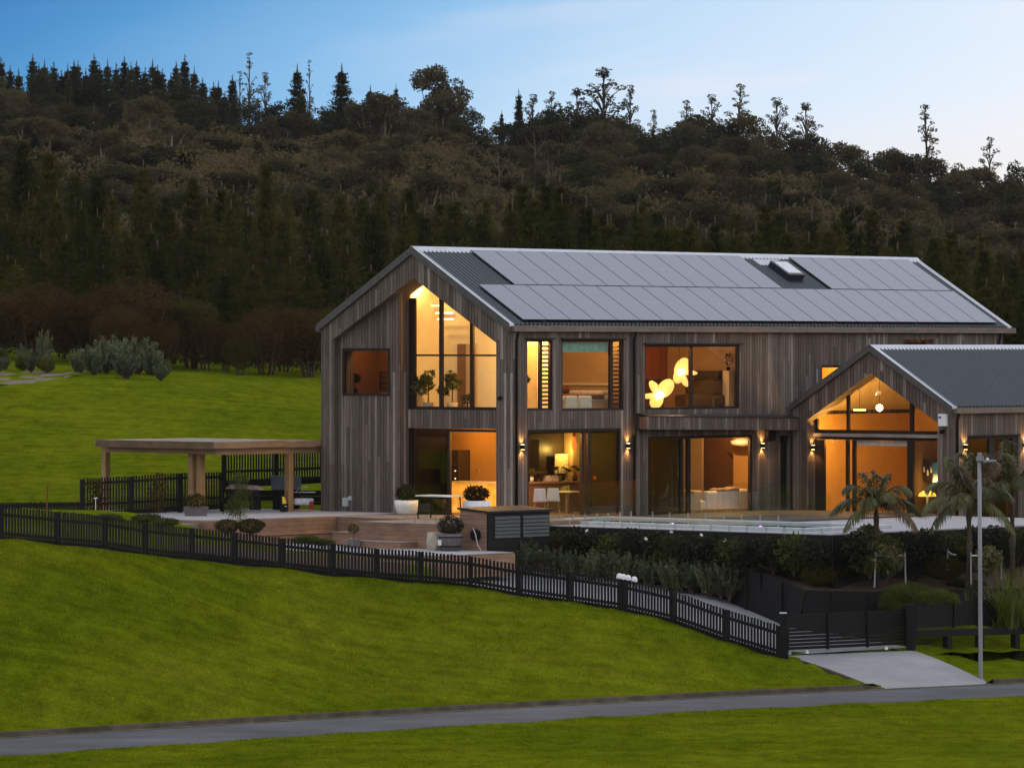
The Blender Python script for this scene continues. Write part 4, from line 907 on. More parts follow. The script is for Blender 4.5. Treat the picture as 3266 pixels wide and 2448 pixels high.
# ------------------------------------------------------------------ plants
def leaves(P,size,rng,flat=.0,aspect=.45,updir=None,taper=True):
    """one quad leaf per point; returns verts, faces"""
    n=len(P); D=rng.normal(size=(n,3)); D[:,2]*=(1-flat)
    if updir is not None: D=D*.55+updir
    D/=np.linalg.norm(D,axis=1)[:,None]+1e-9
    S=rng.normal(size=(n,3)); S-=(S*D).sum(1)[:,None]*D; S/=np.linalg.norm(S,axis=1)[:,None]+1e-9
    sz=(size*rng.uniform(.6,1.35,n))[:,None]; a=P-D*sz*.5; b=P+D*sz*.5; w=S*sz*aspect*.5; mid=P
    V=np.stack([a,mid+w,b,mid-w],1).reshape(-1,3); return V,np.arange(4*n).reshape(-1,4)
def shell(rng,n,r,c=(0,0,0),inner=.35):
    D=rng.normal(size=(n,3)); D/=np.linalg.norm(D,axis=1)[:,None]; R_=rng.uniform(inner,1,n)**.5
    return D*R_[:,None]*np.array(r)+np.array(c)
def qmesh(name,parts,mat,parent):
    V=[];Fc=[];o=0
    for v,f in parts: V.append(v); Fc.append(f+o); o+=len(v)
    return npmesh(name,np.concatenate(V),np.concatenate(Fc),mat,parent,tri=False)
def make_pine(seed,h=12.,r=2.3,mat='L_pine',whorls=19,dens=1.,base=.10):
    rng=np.random.default_rng(seed); t=thing('pine_tree','','pine tree'); L=[]; mb=MB()
    mb.tube([(0,0,-.6),(0,0,h*.5),(0,0,h*.93)],[h*.018,h*.011,h*.003],6)
    bars=[]
    for w in range(whorls):
        f=base+(1-base)*(w/(whorls-1)); z=h*f*.93+rng.uniform(-.1,.1); rl=r*((1-f)**.72)*(.85+.3*rng.random())+.22
        if f<.25: rl*=.75+f
        nb=int(rng.integers(6,9)); a0=rng.uniform(0,6.28)
        for b in range(nb):
            a=a0+6.283*b/nb+rng.normal(0,.18); ln=rl*rng.uniform(.65,1.15); up=.15+.5*f+rng.normal(0,.08)
            k=max(3,int(7*ln/r*dens)+2); s_=np.linspace(.28,1,k)
            px=np.cos(a)*ln*s_; py=np.sin(a)*ln*s_; pz=z+ln*s_*s_*up-.10*ln*s_
            for i in range(k):
                m=int(7*dens); c=np.array([px[i],py[i],pz[i]]); P=c+rng.normal(size=(m,3))*np.array([.16,.16,.11])*(.8+ln*.25)
                ud=np.array([np.cos(a)*.5,np.sin(a)*.5,.75]); L.append(leaves(P,.40,rng,updir=ud,aspect=.26))
    P=np.c_[rng.normal(0,.07,40),rng.normal(0,.07,40),rng.uniform(h*.86,h*1.0,40)]; L.append(leaves(P,.3,rng,updir=np.array([0,0,1.3]),aspect=.2))
    qmesh('crown',L,M[mat],t); mb.tube([(0,0,h*.931),(0,0,h*1.02)],[h*.006,h*.0025],5); mb.build('trunk',M['trunk'],t,smooth=True)
    return t
def clumps_mesh(rng,centers,radii,per,size,flat=.35,aspect=.6):
    L=[]
    for c,rr in zip(centers,radii):
        n=max(6,int(per*(rr[0]*rr[1])))
        P=shell(rng,n,rr,c,.25); L.append(leaves(P,size,rng,flat=flat,aspect=aspect))
    return L
def make_broad(seed,h=13.,r=3.2,mat='L_bush',n=34,leaf=.32,per=150):
    rng=np.random.default_rng(seed); t=thing('broadleaf_tree','','tree'); C=[];Rr=[]
    for i in range(n):
        f=rng.uniform(.22,1); a=rng.uniform(0,6.28); rad=r*np.sqrt(rng.random())*np.sqrt(max(0.05,1-((f-.5)/.52)**2))
        C.append((np.cos(a)*rad,np.sin(a)*rad,h*f*.92)); q=r*rng.uniform(.25,.42); Rr.append((q,q,q*.75))
    qmesh('crown',clumps_mesh(rng,C,Rr,per,leaf),M[mat],t)
    mb=MB(); mb.tube([(0,0,-.8),(.1,0,h*.35),(.0,.1,h*.7)],[h*.02,h*.014,h*.006],6)
    for i in range(6):
        c=C[i]; mb.tube([(0,0,h*.25),(c[0]*.5,c[1]*.5,c[2]*.7),c],[h*.009,h*.006,h*.002],5)
    mb.build('trunk',M['paletrunk'],t,smooth=True); return t
def make_sparse(seed,h=16.,spread=1.9,n=24,lo=.42,mat='L_bush',lean=0.,clr=.55,stems=1):
    """tall open crowned native: bare stems ending in small flat clumps with sky between"""
    rng=np.random.default_rng(seed); t=thing('open_crowned_tree','','tree'); C=[];Rr=[]; mb=MB()
    mb.tube([(0,0,-.8),(lean*.3,0,h*.5),(lean,0,h*.97)],[h*.014,h*.009,h*.003],6)
    for i in range(n):
        f=lo+(1-lo)*((i+.5)/n); a=rng.uniform(0,6.28); env=spread*(1.05-f)**.6*(1 if f<.93 else .25); rad=env*rng.uniform(.45,1.1)
        c=(lean*f+np.cos(a)*rad,np.sin(a)*rad,h*f+rng.uniform(-.3,.3)); q=clr*rng.uniform(.6,1.25)*(1.25-.5*f); C.append(c); Rr.append((q,q,q*.55))
        mb.tube([(lean*f*.8,0,max(h*.2,c[2]-rad*1.5-.4)),((c[0]+lean*f)*.5,c[1]*.5,c[2]-rad*.6),(c[0],c[1],c[2]-.1)],[h*.005,h*.0035,h*.0018],4)
    C.append((lean,0,h)); Rr.append((clr,clr,clr*.5))
    for i in range(10):
        a=rng.uniform(0,6.28); rr_=rng.uniform(0,spread*1.1); C.append((np.cos(a)*rr_,np.sin(a)*rr_,h*rng.uniform(lo*.35,lo*.95))); Rr.append((1.3,1.3,1.3))
    qmesh('crown',clumps_mesh(rng,C,Rr,130,.26,.3,.6),M[mat],t); mb.build('trunk',M['trunk'],t,smooth=True); return t
def make_dome(seed,h=3.4,r=1.8,mat='L_brown',n=9500,leaf=.11,stems=6):
    rng=np.random.default_rng(seed); t=thing('round_shrub','','shrub'); 
    bl=[(rng.normal(0,.35*r),rng.normal(0,.35*r),h*rng.uniform(.42,.72),r*rng.uniform(.45,.75)) for _ in range(9)]+[(0,0,h*.55,r*.85)]
    L=[]
    for x,y,z,q in bl:
        k=int(n*q*q/sum(b[3]**2 for b in bl)); q2=min(q,(h-z)/.8); P=shell(rng,k,(q,q,q2*.85),(x,y,z),.55); L.append(leaves(P,leaf,rng,updir=np.array([0,0,.5]),aspect=.4))
    qmesh('crown',L,M[mat],t); mb=MB()
    for i in range(stems):
        a=6.28*i/stems+rng.uniform(-.3,.3); mb.tube([(.1*np.cos(a),.1*np.sin(a),-.2),(.3*r*np.cos(a),.3*r*np.sin(a),h*.3),(.6*r*np.cos(a),.6*r*np.sin(a),h*.62)],[.06,.045,.015],5)
    mb.build('trunk',M['trunk'],t,smooth=True); return t
def hz(x,d): return float(hillz(np.array([x]),np.array([d]))[0]) if d>256 else gz(x,d)
def place(proto,u,vtop,d,h0,label,group=None,used=set(),wid=1.,zmin=.75):
    x=X_(u,d); z=hz(x,d)-.3; top=CAM-(vtop-YH)/F*d; s_=max(.25,(top-z)/h0); rz=rnd.uniform(0,6.28)
    sw=min(max(s_,zmin),1.6)*wid
    if proto.name in used: o=dup(proto,(x,d,z),rz,label,group,(sw,sw,s_))
    else:
        used.add(proto.name); o=proto; o.location=(x,d,z); o.rotation_euler=(0,0,rz); o.scale=(sw,sw,s_); o['label']=label
        if group: o['group']=group
        elif 'group' in o: del o['group']
    return o
# pine belt behind the lawn
pines=[make_pine(i,12,2.1,'L_pine') for i in (1,2,3)]+[make_pine(4,12,1.7,'L_pine',22)]
for row,(d,dd,vl,st) in enumerate(((304,10,[(-100,470),(60,440),(200,500),(300,545),(500,555),(700,575),(830,520),(1000,600),(1060,610),(1200,590),(1340,570),(1500,640),(1780,580),(2000,640),(2390,640),(2650,660),(2900,690),(3300,760)],74),
                                  (284,8,[(-100,600),(100,640),(300,660),(520,700),(700,640),(900,690),(1050,740),(1300,640),(1780,640),(2400,690),(3300,800)],84),
                                  (266,6,[(-100,770),(200,780),(360,730),(530,740),(700,860),(820,790),(900,760),(1000,800),(1090,830),(1300,820),(3300,900)],96))):
    u=-90+row*25
    while u<3320:
        if not(row==2 and 1180<u<2950):
            v=float(np.interp(u,[a for a,b in vl],[b for a,b in vl]))+rnd.uniform(-48,60)
            side='left of the house' if u<1000 else 'behind the solar roof' if u<2950 else 'right of the solar roof'
            lab=('tall dark pine in the back row of the belt ','dark green pine in the middle row of the belt ','shorter pine at the front of the belt ')[row]+side
            place(pines[rnd.randrange(4)],u+rnd.uniform(-18,18),v,d+rnd.uniform(-dd,dd),12*1.02,lab,'pines in the belt '+side,wid=rnd.uniform(.85,1.15))
        u+=st*rnd.uniform(.72,1.25)
# round brown shrubs at the top of the lawn
domes={'b':[make_dome(11,3.4,1.75,'L_brown'),make_dome(12,3.4,1.6,'L_brown')],'o':[make_dome(13,3.4,1.55,'L_olive'),make_dome(14,3.2,1.3,'L_olive')]}
for i,(u,v,wd,kind,d,lab) in enumerate(((-40,900,1.3,'b',248,'brown rounded shrub cut by the left edge of the picture'),(95,895,1.35,'b',247,'broad brown rounded shrub behind the saplings at far left'),(200,985,.8,'o',250,'low olive shrub beside the broad brown one'),(285,935,1.1,'b',247,'brown shrub rising above the grey green bushes'),(372,958,1.0,'b',243,'brown shrub in front of the tallest brown shrub'),(455,880,1.45,'b',247,'tallest brown rounded shrub near the middle of the shrub row'),(545,940,1.0,'o',250,'yellowish olive shrub right of the tallest brown shrub'),(610,945,1.1,'o',247,'dense olive shrub with brown lower leaves by the open lawn'),(655,1000,.75,'b',246,'small brown shrub beside the dense olive shrub'),(720,1020,.7,'b',247,'small reddish brown shrub left of the low green bush'),(765,1065,.8,'o',244,'low yellow green bush at the lawn edge'),(850,960,1.25,'b',246,'wide brown rounded shrub left of the house'),(905,1000,.9,'b',249,'brown shrub tucked behind the wide brown one'),(985,975,1.05,'b',247,'brown grey shrub nearest the house corner'),(1045,960,1.0,'o',250,'olive shrub half hidden by the house corner'),(150,1010,.9,'o',252,'dark olive shrub in the shade between two brown shrubs'),(510,1010,.9,'b',244,'low brown shrub in front of the yellowish olive shrub'))):
    pr=domes[kind][i%2]; place(pr,u,v,d,3.35 if pr!=domes['o'][1] else 3.1,lab,None,wid=wd*.85)
# skyline trees, each by itself
farp=[make_pine(21,14,1.35,'L_far',26,1.3,.05),make_pine(22,14,1.05,'L_far',28,1.3,.05),make_pine(23,14,1.8,'L_far',25,1.3,.05)]
x0=5
for i,(a,b) in enumerate(((5,365),(65,420),(120,440),(210,350),(250,405),(285,385),(345,395),(395,450),(435,410),(475,385),(500,390),(550,440),(603,345),(640,410),(690,380),(745,405),(797,360),(840,400),(875,390),(930,430),(978,380),(1010,415),(1040,440),(1095,470),(1130,395),(1185,350),(1245,430),(1300,500),(1370,525),(1400,520),(1440,590),(1490,480))):
    place(farp[i%3],a/2.01,b/2.01,600+rnd.uniform(-8,8),14.2,'slender conifer on the left end of the ridge skyline','slender conifers along the left ridge skyline',zmin=1.0)
for u,v,p,w_,lab in ((948,205,2,1.1,'pointed conifer on the skyline beside the two umbrella tufts'),(1090,205,2,1.35,'tall dark conifer standing alone on the skyline left of the broad twin crown'),(1181,272,2,1.,'small conifer between the tall dark conifer and the broad twin crown'),(1263,268,1,.6,'thin spire beside the broad twin crowned tree'),(1600,350,1,.5,'tiny spire in the skyline dip'),(1655,285,1,.8,'thin conifer at the left end of the second group of skyline trees')):
    place(farp[p],u,v,598,14.2,lab,None,zmin=1.0,wid=w_)
spr=[make_sparse(31,16,3.3,26,.62,clr=.66),make_sparse(32,16,4.0,40,.60,clr=.68),make_sparse(33,16,2.9,20,.66,clr=.62),make_sparse(34,16,2.3,30,.42,lean=.6,clr=.6),make_sparse(35,16,2.4,10,.66,clr=.46)]
for u,v,p,w_,lab in ((765,225,4,.8,'small umbrella tuft tree at the left of its group on the left ridge'),(795,165,4,1.0,'highest umbrella tuft tree on thin stems on the left ridge'),(845,230,0,.7,'bushy open tree right of the umbrella tufts on the left ridge'),(987,189,4,.6,'single umbrella tuft on a thin stem'),
    (1700,300,0,.9,'open crowned tree left of the tallest open crown'),(1760,290,2,.8,'open tree with two domed tops on the skyline'),(1840,280,1,1.0,'dense open crown just left of the tallest open crown'),(1925,215,1,1.45,'tallest open crowned tree on the skyline with many flat clumps'),(2010,270,0,.8,'open tree at the right shoulder of the tallest open crown'),(2085,350,2,.7,'thin open tree standing in a skyline gap'),(2190,320,2,1.,'open tree at the left of the right hand skyline group'),(2270,300,0,.9,'open tree with a ball top beside the slender one'),(2345,268,3,1.2,'slender open tree with a flat top above the solar roof skylight side'),(2478,310,0,1.1,'open tree with layered flat clumps over the middle of the right skyline'),(2570,326,1,1.0,'open tree with layered clumps at the right end of its group'),(2965,334,3,1.1,'lone tall one sided tree on the right skyline'),(3157,436,2,.9,'leaning ball topped tree at far right of the skyline')):
    place(spr[p],u,v,604,16.3,lab,None,zmin=1.0,wid=w_)
bro=[make_broad(41,13,3.3),make_broad(42,13,2.7),make_broad(43,13,3.0,'L_far'),make_broad(44,10,3.4)]
for i,(u,v,w_,lab) in enumerate(((1385,215,1.0,'broad dark tree with twin crown high on the skyline'),(1435,235,1.,'right half of the high broad crown on the skyline'),(1500,345,.8,'low rounded tree at the right foot of the broad twin crown'),(2840,478,.9,'green rounded tree left of the lone tall tree'),(3050,505,.9,'bushy tree right of the lone tall tree'),(3235,520,.8,'bushy tree at the right end of the skyline'))):
    place(bro[i%3],u,v,602,12.4,lab,None,zmin=.9,wid=w_)
# bush canopy on the hill: single crowns in the nearer part and on the ridge
sky=[(0,235),(300,240),(600,255),(700,300),(900,300),(1180,300),(1300,320),(1400,300),(1560,385),(1700,350),(1900,340),(2050,385),(2200,360),(2400,385),(2640,430),(2800,490),(3000,515),(3300,560)]
n_=0
for d,st in ((592,46),(560,62),(515,72),(465,80),(415,86),(360,94)):
    u=-60+rnd.uniform(0,40)
    while u<3330:
        vs_=float(np.interp(u,[a for a,b in sky],[b for a,b in sky])); f=(600-d)/255.
        v=vs_+(2 if d>570 else 22)+f*330+rnd.uniform(-26,34)
        side='above the left lawn' if u<1000 else 'above the house roof' if u<2400 else 'on the right of the hill'
        ht='on the ridge ' if d>570 else 'high on the hill ' if d>470 else 'on the lower hill '
        p=bro[rnd.randrange(4)] if rnd.random()<.82 or u>1000 else farp[rnd.randrange(3)]
        h0=12.4 if p!=bro[3] else 9.6
        if p in farp: h0=14.2
        place(p,u,v,d+rnd.uniform(-20,18),h0,'dark bush covered tree crown '+ht+side,'bush trees '+ht+side,zmin=.9,wid=rnd.uniform(.8,1.25)); n_+=1
        u+=st*rnd.uniform(.8,1.25)*(1 if d<570 or u>1000 else 1.6)
# the rest of the bush as one mass of foliage
L=[]; rngb=np.random.default_rng(77)
for _ in range(1500):
    d=rngb.uniform(318,592); u=rngb.uniform(-120,3400); x=X_(u,d); z=hz(x,d); h=rngb.uniform(2.5,6); r=rngb.uniform(1.6,3.2)
    n=int(190*r); P=shell(rngb,n,(r,r,h*.5),(x,d,z+h*.5),.5); P=P[(P[:,1]<d+.4*r)]
    L.append(leaves(P,.40,rngb,flat=.3,aspect=.6))
fo=qmesh('forest',L,M['L_bush'],None); stuff(fo,'dense dark bush covering the hillside behind the pines','forest')
# pale dead stems among the bush
for i,(u,v0,v1,d) in enumerate(((1705,420,560,420),(1745,470,600,430),(1590,470,640,400),(2620,600,720,380),(2720,640,760,370),(2230,700,790,360))):
    p=at(u,v1,d-6); q=at(u+rnd.uniform(-6,8),v0,d-6); t=thing('dead_tree','bare pale dead tree standing in the bush, number '+'' if 0 else ('bare pale forked stem in the dark bush above the roof ridge','bare pale stem right of the forked one','bare leaning stem left of the forked one','bare thin branches above the skylight','bare thin branches right of the skylight','short bare stem low behind the panels')[i],'dead tree',p)
    m=MB(); e=q-p; m.tube([(0,0,-3),e*.5+Vector((.1,0,0)),e],[.08,.06,.02],5); m.build('trunk',M['trunk'],t); m=MB(); m.tube([e*.45,e*.45+Vector((.8,0,e.z*.28)),e*.45+Vector((1.0,.2,e.z*.45))],[.04,.03,.01],5); m.build('branch',M['trunk'],t)
    m=MB(); m.tube([e*.6,e*.6+Vector((-.6,0,e.z*.2)),e*.6+Vector((-.8,.1,e.z*.34))],[.035,.025,.01],5); m.build('branch',M['trunk'],t)
# ------------------------------------------------------------------ right hand beds and walls
def ribbon(name,label,pts,h,th=.12,mat='blackwood',cat='retaining wall',cap=None):
    o=Vector(pts[0]); t=thing(name,label,cat,o)
    m=MB(); mp=MB()
    for a,b in zip(pts,pts[1:]):
        a=a-o; b=b-o; m.bar(a+Vector((0,0,-h/2)),b+Vector((0,0,-h/2)),th,h)
        n=max(1,int((b-a).length/1.3))
    m.build('boards',M[mat],t)
    k=0
    for a,b in zip(pts,pts[1:]):
        a=a-o; b=b-o; n=max(1,int((b-a).length/1.4))
        for i in range(n):
            p=a+(b-a)*((i+.5)/n); mm=MB(); mm.bar((p.x-.02,p.y-.12,p.z-h),(p.x-.02,p.y-.12,p.z-.03),.12,.09,up=(b-a)); mm.build('post',M[mat],t)
    return t
ribbon('retaining_wall','lower black board retaining wall stepping down behind the driveway gate',LW,1.35)
UW=[at(2500,1772,149.2),at(2640,1772,147.2),at(2760,1768,147.6),at(3000,1757,150.2),at(3320,1744,153.4)]
ribbon('retaining_wall','upper black board wall behind the two staked palms',UW,.6,.06)
def zsheet(name,L,Rr,mat,dz=-.04,n=40,nv=10,wob=.05):
    L=np.array([tuple(p) for p in L]); Rr=np.array([tuple(p) for p in Rr]); T=np.linspace(0,1,n); f=lambda A:np.stack([np.interp(T,np.linspace(0,1,len(A)),A[:,k]) for k in (0,1,2)],-1)
    v=np.linspace(0,1,nv)[:,None,None]; P=f(L)*(1-v)+f(Rr)*v; Z=P[...,2]+dz+wob*np.sin(P[...,0]*3)*np.sin(P[...,1]*2.3)
    return grid(name,P[...,0],P[...,1],Z,mat)
zsheet('planting_bed',LW[1:],[p+Vector((0,-.1,-.5)) for p in UW],M['soil'])
zsheet('planting_bed',[p+Vector((0,.05,-.02)) for p in UW],[hw(-1.4,-12,-1.),hw(-1.4,-14.15,-1.0),hw(3,-14.2,-.9),hw(8,-14.2,-.9),hw(14,-14.2,-.9)],M['soil'])
zsheet('planting_bed',[at(2230,1890,149),at(2335,1870,147.6),LW[1]],[hw(-1.4,-10,-1.0),hw(-1.4,-12,-1.),UW[0]+Vector((0,0,-.1))],M['soil'],.02)
dl=[at(2515,2086,140.2),at(2470,2086,139.8),at(2315,2036,141.0),at(2146,1972,142.1),at(1990,1938,143.1),at(1816,1913,144.1),at(1654,1890,145.),at(1500,1872,145.5),at(1336,1852,145.8),at(1230,1840,145.5)]
dr=[at(2900,2064,142.9),at(2680,2020,145.),at(2520,1984,146.2),at(2400,1938,147.4),at(2290,1903,148.2),at(2130,1868,149.4),at(2000,1850,150.1),at(1816,1834,150.7),at(1654,1814,151.2),at(1540,1800,151.3)]
zsheet('driveway',dl,dr,M['drive'],.0,80,12,.008)
zsheet('planting_bed',[p+Vector((0,-.05,.02)) for p in dr[3:]],[LW[0]+Vector((0,.1,-.5)),hw(-1.4,-12.6,-1.2),hw(-1.4,-11,-1.2),hw(-1.4,-9,-1.15),hw(-1.4,-6.5,-1.1),hw(-1.4,-4.5,-1.1),hw(-2.4,-4.1,-1.1)],M['soil'],.03,60,14,.03)
zsheet('planting_bed',[p+Vector((0,-.05,.02)) for p in dr[:4]],[LW[3]+Vector((0,.1,-1.2)),LW[2]+Vector((0,.1,-1.1)),LW[1]+Vector((0,.1,-.9)),LW[0]+Vector((0,.1,-.7))],M['soil'],.02)
zsheet('grass_verge',[at(2925,2086,141.9),at(3040,2080,143.2),at(3180,2078,144.8),at(3420,2076,148.)],[LW[2]+Vector((0,.1,-1.25)),LW[3]+Vector((0,.1,-1.25)),LW[4]+Vector((0,.1,-1.25)),LW[5]+Vector((0,.1,-1.25))],M['grass'],.0)
# ------------------------------------------------------------------ planting near the house
def make_bush(seed,name,r,h,mat,n,leaf,up=.5,stems=5,cat='shrub',aspect=.4,inner=.3):
    rng=np.random.default_rng(seed); t=thing(name,'',cat); P=shell(rng,n,(r,r,h*.5),(0,0,h*.52),inner); k=P[:,2]>.02
    lump=1+.22*np.sin(P[:,0]*9/r*.6+seed)*np.sin(P[:,1]*8/r*.6)*np.sin(P[:,2]*7/h); P[:,:2]*=lump[:,None]
    qmesh('foliage',[leaves(P[k],leaf,rng,updir=np.array([0,0,up]),aspect=aspect)],M[mat],t)
    m=MB()
    for i in range(stems):
        a=6.28*i/stems; m.tube([(0,0,-.1),(.5*r*np.cos(a),.5*r*np.sin(a),h*.6)],[.02,.008],5)
    m.build('stem',M['trunk'],t); return t
def make_sprig(seed,h=1.,r=.42,mat='L_grey',stems=26):
    rng=np.random.default_rng(seed); t=thing('grey_green_shrub','','shrub'); L=[]; m=MB()
    for i in range(stems):
        a=rng.uniform(0,6.28); rad=r*np.sqrt(rng.random()); hh=h*rng.uniform(.6,1.05)*(1-.25*rad/r); f=np.linspace(.22,1,24)
        P=np.c_[np.cos(a)*rad*f**.6,np.sin(a)*rad*f**.6,hh*f]+rng.normal(size=(24,3))*.025; ud=np.c_[np.cos(a)*np.ones(24)*.4,np.sin(a)*np.ones(24)*.4,np.ones(24)*.9]
        P=np.repeat(P,2,0); L.append(leaves(P,.105,rng,updir=np.repeat(ud,2,0),aspect=.42)); m.tube([(0,0,-.1),(np.cos(a)*rad*.5,np.sin(a)*rad*.5,hh*.5),(np.cos(a)*rad,np.sin(a)*rad,hh*.97)],[.012,.009,.004],4)
    qmesh('foliage',L,M[mat],t); m.build('stem',M['trunk'],t); return t
def put(p,used,pos,label,group=None,s=(1,1,1),rz=None):
    rz=rnd.uniform(0,6.28) if rz is None else rz
    if p.name in used: return dup(p,pos,rz,label,group,s)
    used.add(p.name); p.location=pos; p.rotation_euler=(0,0,rz); p.scale=s; p['label']=label
    if group: p['group']=group
    return p
US=set()
gs=[make_sprig(i) for i in (51,52,53)]
for i,(u,vt,vb,d) in enumerate(((1636,1724,1812,150.5),(1668,1722,1818,150.),(1692,1704,1815,150.6),(1764,1726,1838,149.8),(1828,1742,1842,149.6),(1888,1740,1848,149.6),(1932,1744,1846,149.8),(1966,1741,1850,149.6),(2003,1754,1858,149.2),(2034,1744,1860,149.4),(2078,1759,1868,148.9),(2136,1769,1880,148.4),(2166,1776,1884,148.1),(2204,1760,1884,148.2),(2262,1772,1895,147.6),(2300,1780,1898,147.4),(2326,1778,1902,147.2))):
    b=at(u,vb,d); h=(vb-vt)/F*d; b.z-=.03
    put(gs[i%3],US,b,'grey green upright shrub in the row along the far side of the driveway','grey green shrubs along the driveway',(h*1.05,h*1.05,h+.02))
lm=[make_bush(61,'lime_shrub',.5,.8,'L_lime',2600,.10,.9,cat='shrub'),make_bush(62,'brown_tuft',.45,.6,'L_brown',1500,.10,.9)]
for i,(u,vt,d,r,k,lab) in enumerate(((1712,1710,152,.9,1,'brownish tuft behind the shrub row near the louvred shed'),(1834,1702,152,1.,0,'lime green shrub behind the grey green row, nearest the louvred shed'),(1775,1722,151.6,.8,1,'brownish tuft left of the first lime green shrub'),(2012,1728,150.6,.8,1,'brownish tuft left of the widest lime green shrub'),(2098,1712,150.6,1.35,0,'widest lime green shrub behind the grey green row'),(2277,1728,149.2,.95,0,'lime green shrub near the right end of the shrub row'),(2326,1752,148.6,.9,1,'brownish tuft at the right end of the shrub row'),(2455,1742,148.2,1.1,0,'lime green shrub above the bend of the lower black wall'))):
    top=at(u,vt,d); z=-1.28; h=max(.45,top.z-z); put(lm[k],US,(top.x,top.y,z),lab,None,(r,r,h/(.8 if k==0 else .6)))
hp=[make_bush(i,'hedge_plant',.58,1.15,('L_hedge','L_cover','L_hedge')[i-71],(900,650,800)[i-71],.14,.2,stems=3,inner=.15,aspect=.5,cat='hedge plant') for i in (71,72,73)]
for i in range(15):
    p=hw(-1.95+rnd.uniform(-.1,.1),-2.9-i*.78,-1.32); put(hp[i%3],US,p,'dark leafy plant in the hedge against the black wall under the pool terrace','hedge along the pool terrace wall',(1,1,rnd.uniform(.85,1.05)))
for i in range(11):
    p=hw(-1.0+i*1.15,-14.75,-1.15); put(hp[i%3],US,p,'dark leafy plant in the hedge on the palm side of the pool terrace','hedge on the palm side of the terrace',(1.05,1.05,rnd.uniform(.8,.95)))
for i,(u,v) in enumerate(((1871,1691),(2060,1717),(2141,1695),(2237,1705),(2311,1722),(2486,1699),(2696,1744),(2870,1710))):
    p=at(u,v,147.4); m=MB(); m.box(-.05,.05,-.01,.0,-.035,.035); o=m.build('plant_tag',M['white']); o.location=p; o.rotation_euler=(rnd.uniform(-.6,.6),rnd.uniform(-.8,.8),.4); tag(o,'small white plant tag fluttering on the dark hedge','plant tag','plant tags on the hedge')
# bed mounds on the right
md=[make_bush(81,'mound_shrub',.55,.62,'L_olive',3000,.07,.5,inner=.6),make_bush(82,'ground_cover_clump',.6,.26,'L_cover',1500,.09,.5),make_bush(83,'golden_grass_mound',.9,.75,'L_lime',6500,.20,.2,aspect=.10)]
for u,vb,vt,d,k,r,lab in ((2610,1868,1795,145.4,0,1.,'rounded olive mound shrub left of the first staked palm'),(2668,1855,1788,146.2,0,1.15,'taller rounded mound shrub just left of the palm stakes'),(3010,1850,1780,147.5,0,1.2,'dark mound shrub between the two staked palms'),(2900,1965,1862,144.6,2,1.0,'golden green grass mound spilling over the lower black wall'),(2985,1958,1880,145.2,2,.8,'smaller grass mound right of the golden green one')):
    b=at(u,vb,d); h=(vb-vt)/F*d; h0=(.62,.3,.75)[k]; put(md[k],US,b,lab,None,(r,r,h/h0))
for i in range(26):
    f=rnd.random(); a=LW[1]+(LW[4]-LW[1])*f; p=Vector((a.x+rnd.uniform(-.3,.3),a.y+.4+rnd.random()*2.2,a.z-.02+0)); 
    put(md[1],US,p,'low green ground cover clump on the bed above the lower black wall','ground cover on the right bed',(1,1,rnd.uniform(.6,1.2)))
# palms
def make_palm(label,pos,h,fronds,seed,dry=.25,ln=2.0):
    rng=np.random.default_rng(seed); t=thing('palm_tree',label,'palm tree',pos); m=MB()
    m.tube([(0,0,-.3),(.02,0,h*.4),(0,.02,h*.75),(0,0,h)],[.13,.10,.09,.05],10); m.build('trunk',M['trunk'],t,smooth=True)
    for az_,el_,l_ in fronds:
        az=R(az_); el_=el_+8; L=[];  n=26; S=np.linspace(0,1,n); e=R(el_); hx=np.cos(e)*l_*S*(1-.12*S); hz_=np.sin(e)*l_*S-(.55*l_)*S**2.4*(1.0 if el_<60 else .7)
        px=np.cos(az)*hx; py=np.sin(az)*hx; pz=h-.05+hz_; P=np.c_[px,py,pz]; tn=np.gradient(P,axis=0); tn/=np.linalg.norm(tn,axis=1)[:,None]
        side=np.array([-np.sin(az),np.cos(az),0]); V=[];Fq=[]; o=0
        for i in range(2,n):
            for sg in (-1,1):
              for q in range(2):
                ll=l_*.30*np.sin(np.pi*min(1,(.12+.86*S[i])))**.6*rng.uniform(.85,1.1); d=side*sg*.62+tn[i]*.55+np.array([0,0,-.28-.3*q+rng.normal(0,.12)]); d/=np.linalg.norm(d); p0=P[i]+tn[i]*rng.uniform(-.03,.03); w=np.cross(d,np.array([0,0,1.])); w/=np.linalg.norm(w)+1e-6; w=w*.022
                mid=p0+d*ll*.5; tip=p0+d*ll+np.array([0,0,-.32*ll]); V+=[p0-w*.5,p0+w*.5,mid+w,tip,mid-w]; Fq+=[[o,o+1,o+2,o+4],[o+4,o+2,o+3,o+3]]; o+=5
        V=np.array(V); me=bpy.data.meshes.new('frond'); fs=[]
        for a,b,c_,d_ in Fq: fs.append((a,b,c_) if c_==d_ else (a,b,c_,d_))
        mb=MB(); mb.add([tuple(v) for v in V],fs); mb.tube([tuple(p) for p in P[::3]],list(np.linspace(.022,.004,len(P[::3]))),4); mb.build('frond',M['L_palmdry'] if rng.random()<dry else M['L_palm'],t)
    return t
pb=at(2795,1842,146.2)
make_palm('feather palm in front of the wing doors, left of the pair on stakes',pb,2.3,[(180,42,1.75),(165,12,1.7),(120,70,1.55),(200,62,1.6),(0,40,1.75),(20,12,1.75),(-20,66,1.5),(60,78,1.3),(-60,30,1.5),(-110,20,1.5),(-140,-8,1.5),(-35,-5,1.6),(90,40,1.5),(240,50,1.4),(-90,65,1.4)],5,.12)
pb=at(3090,1842,147.2)
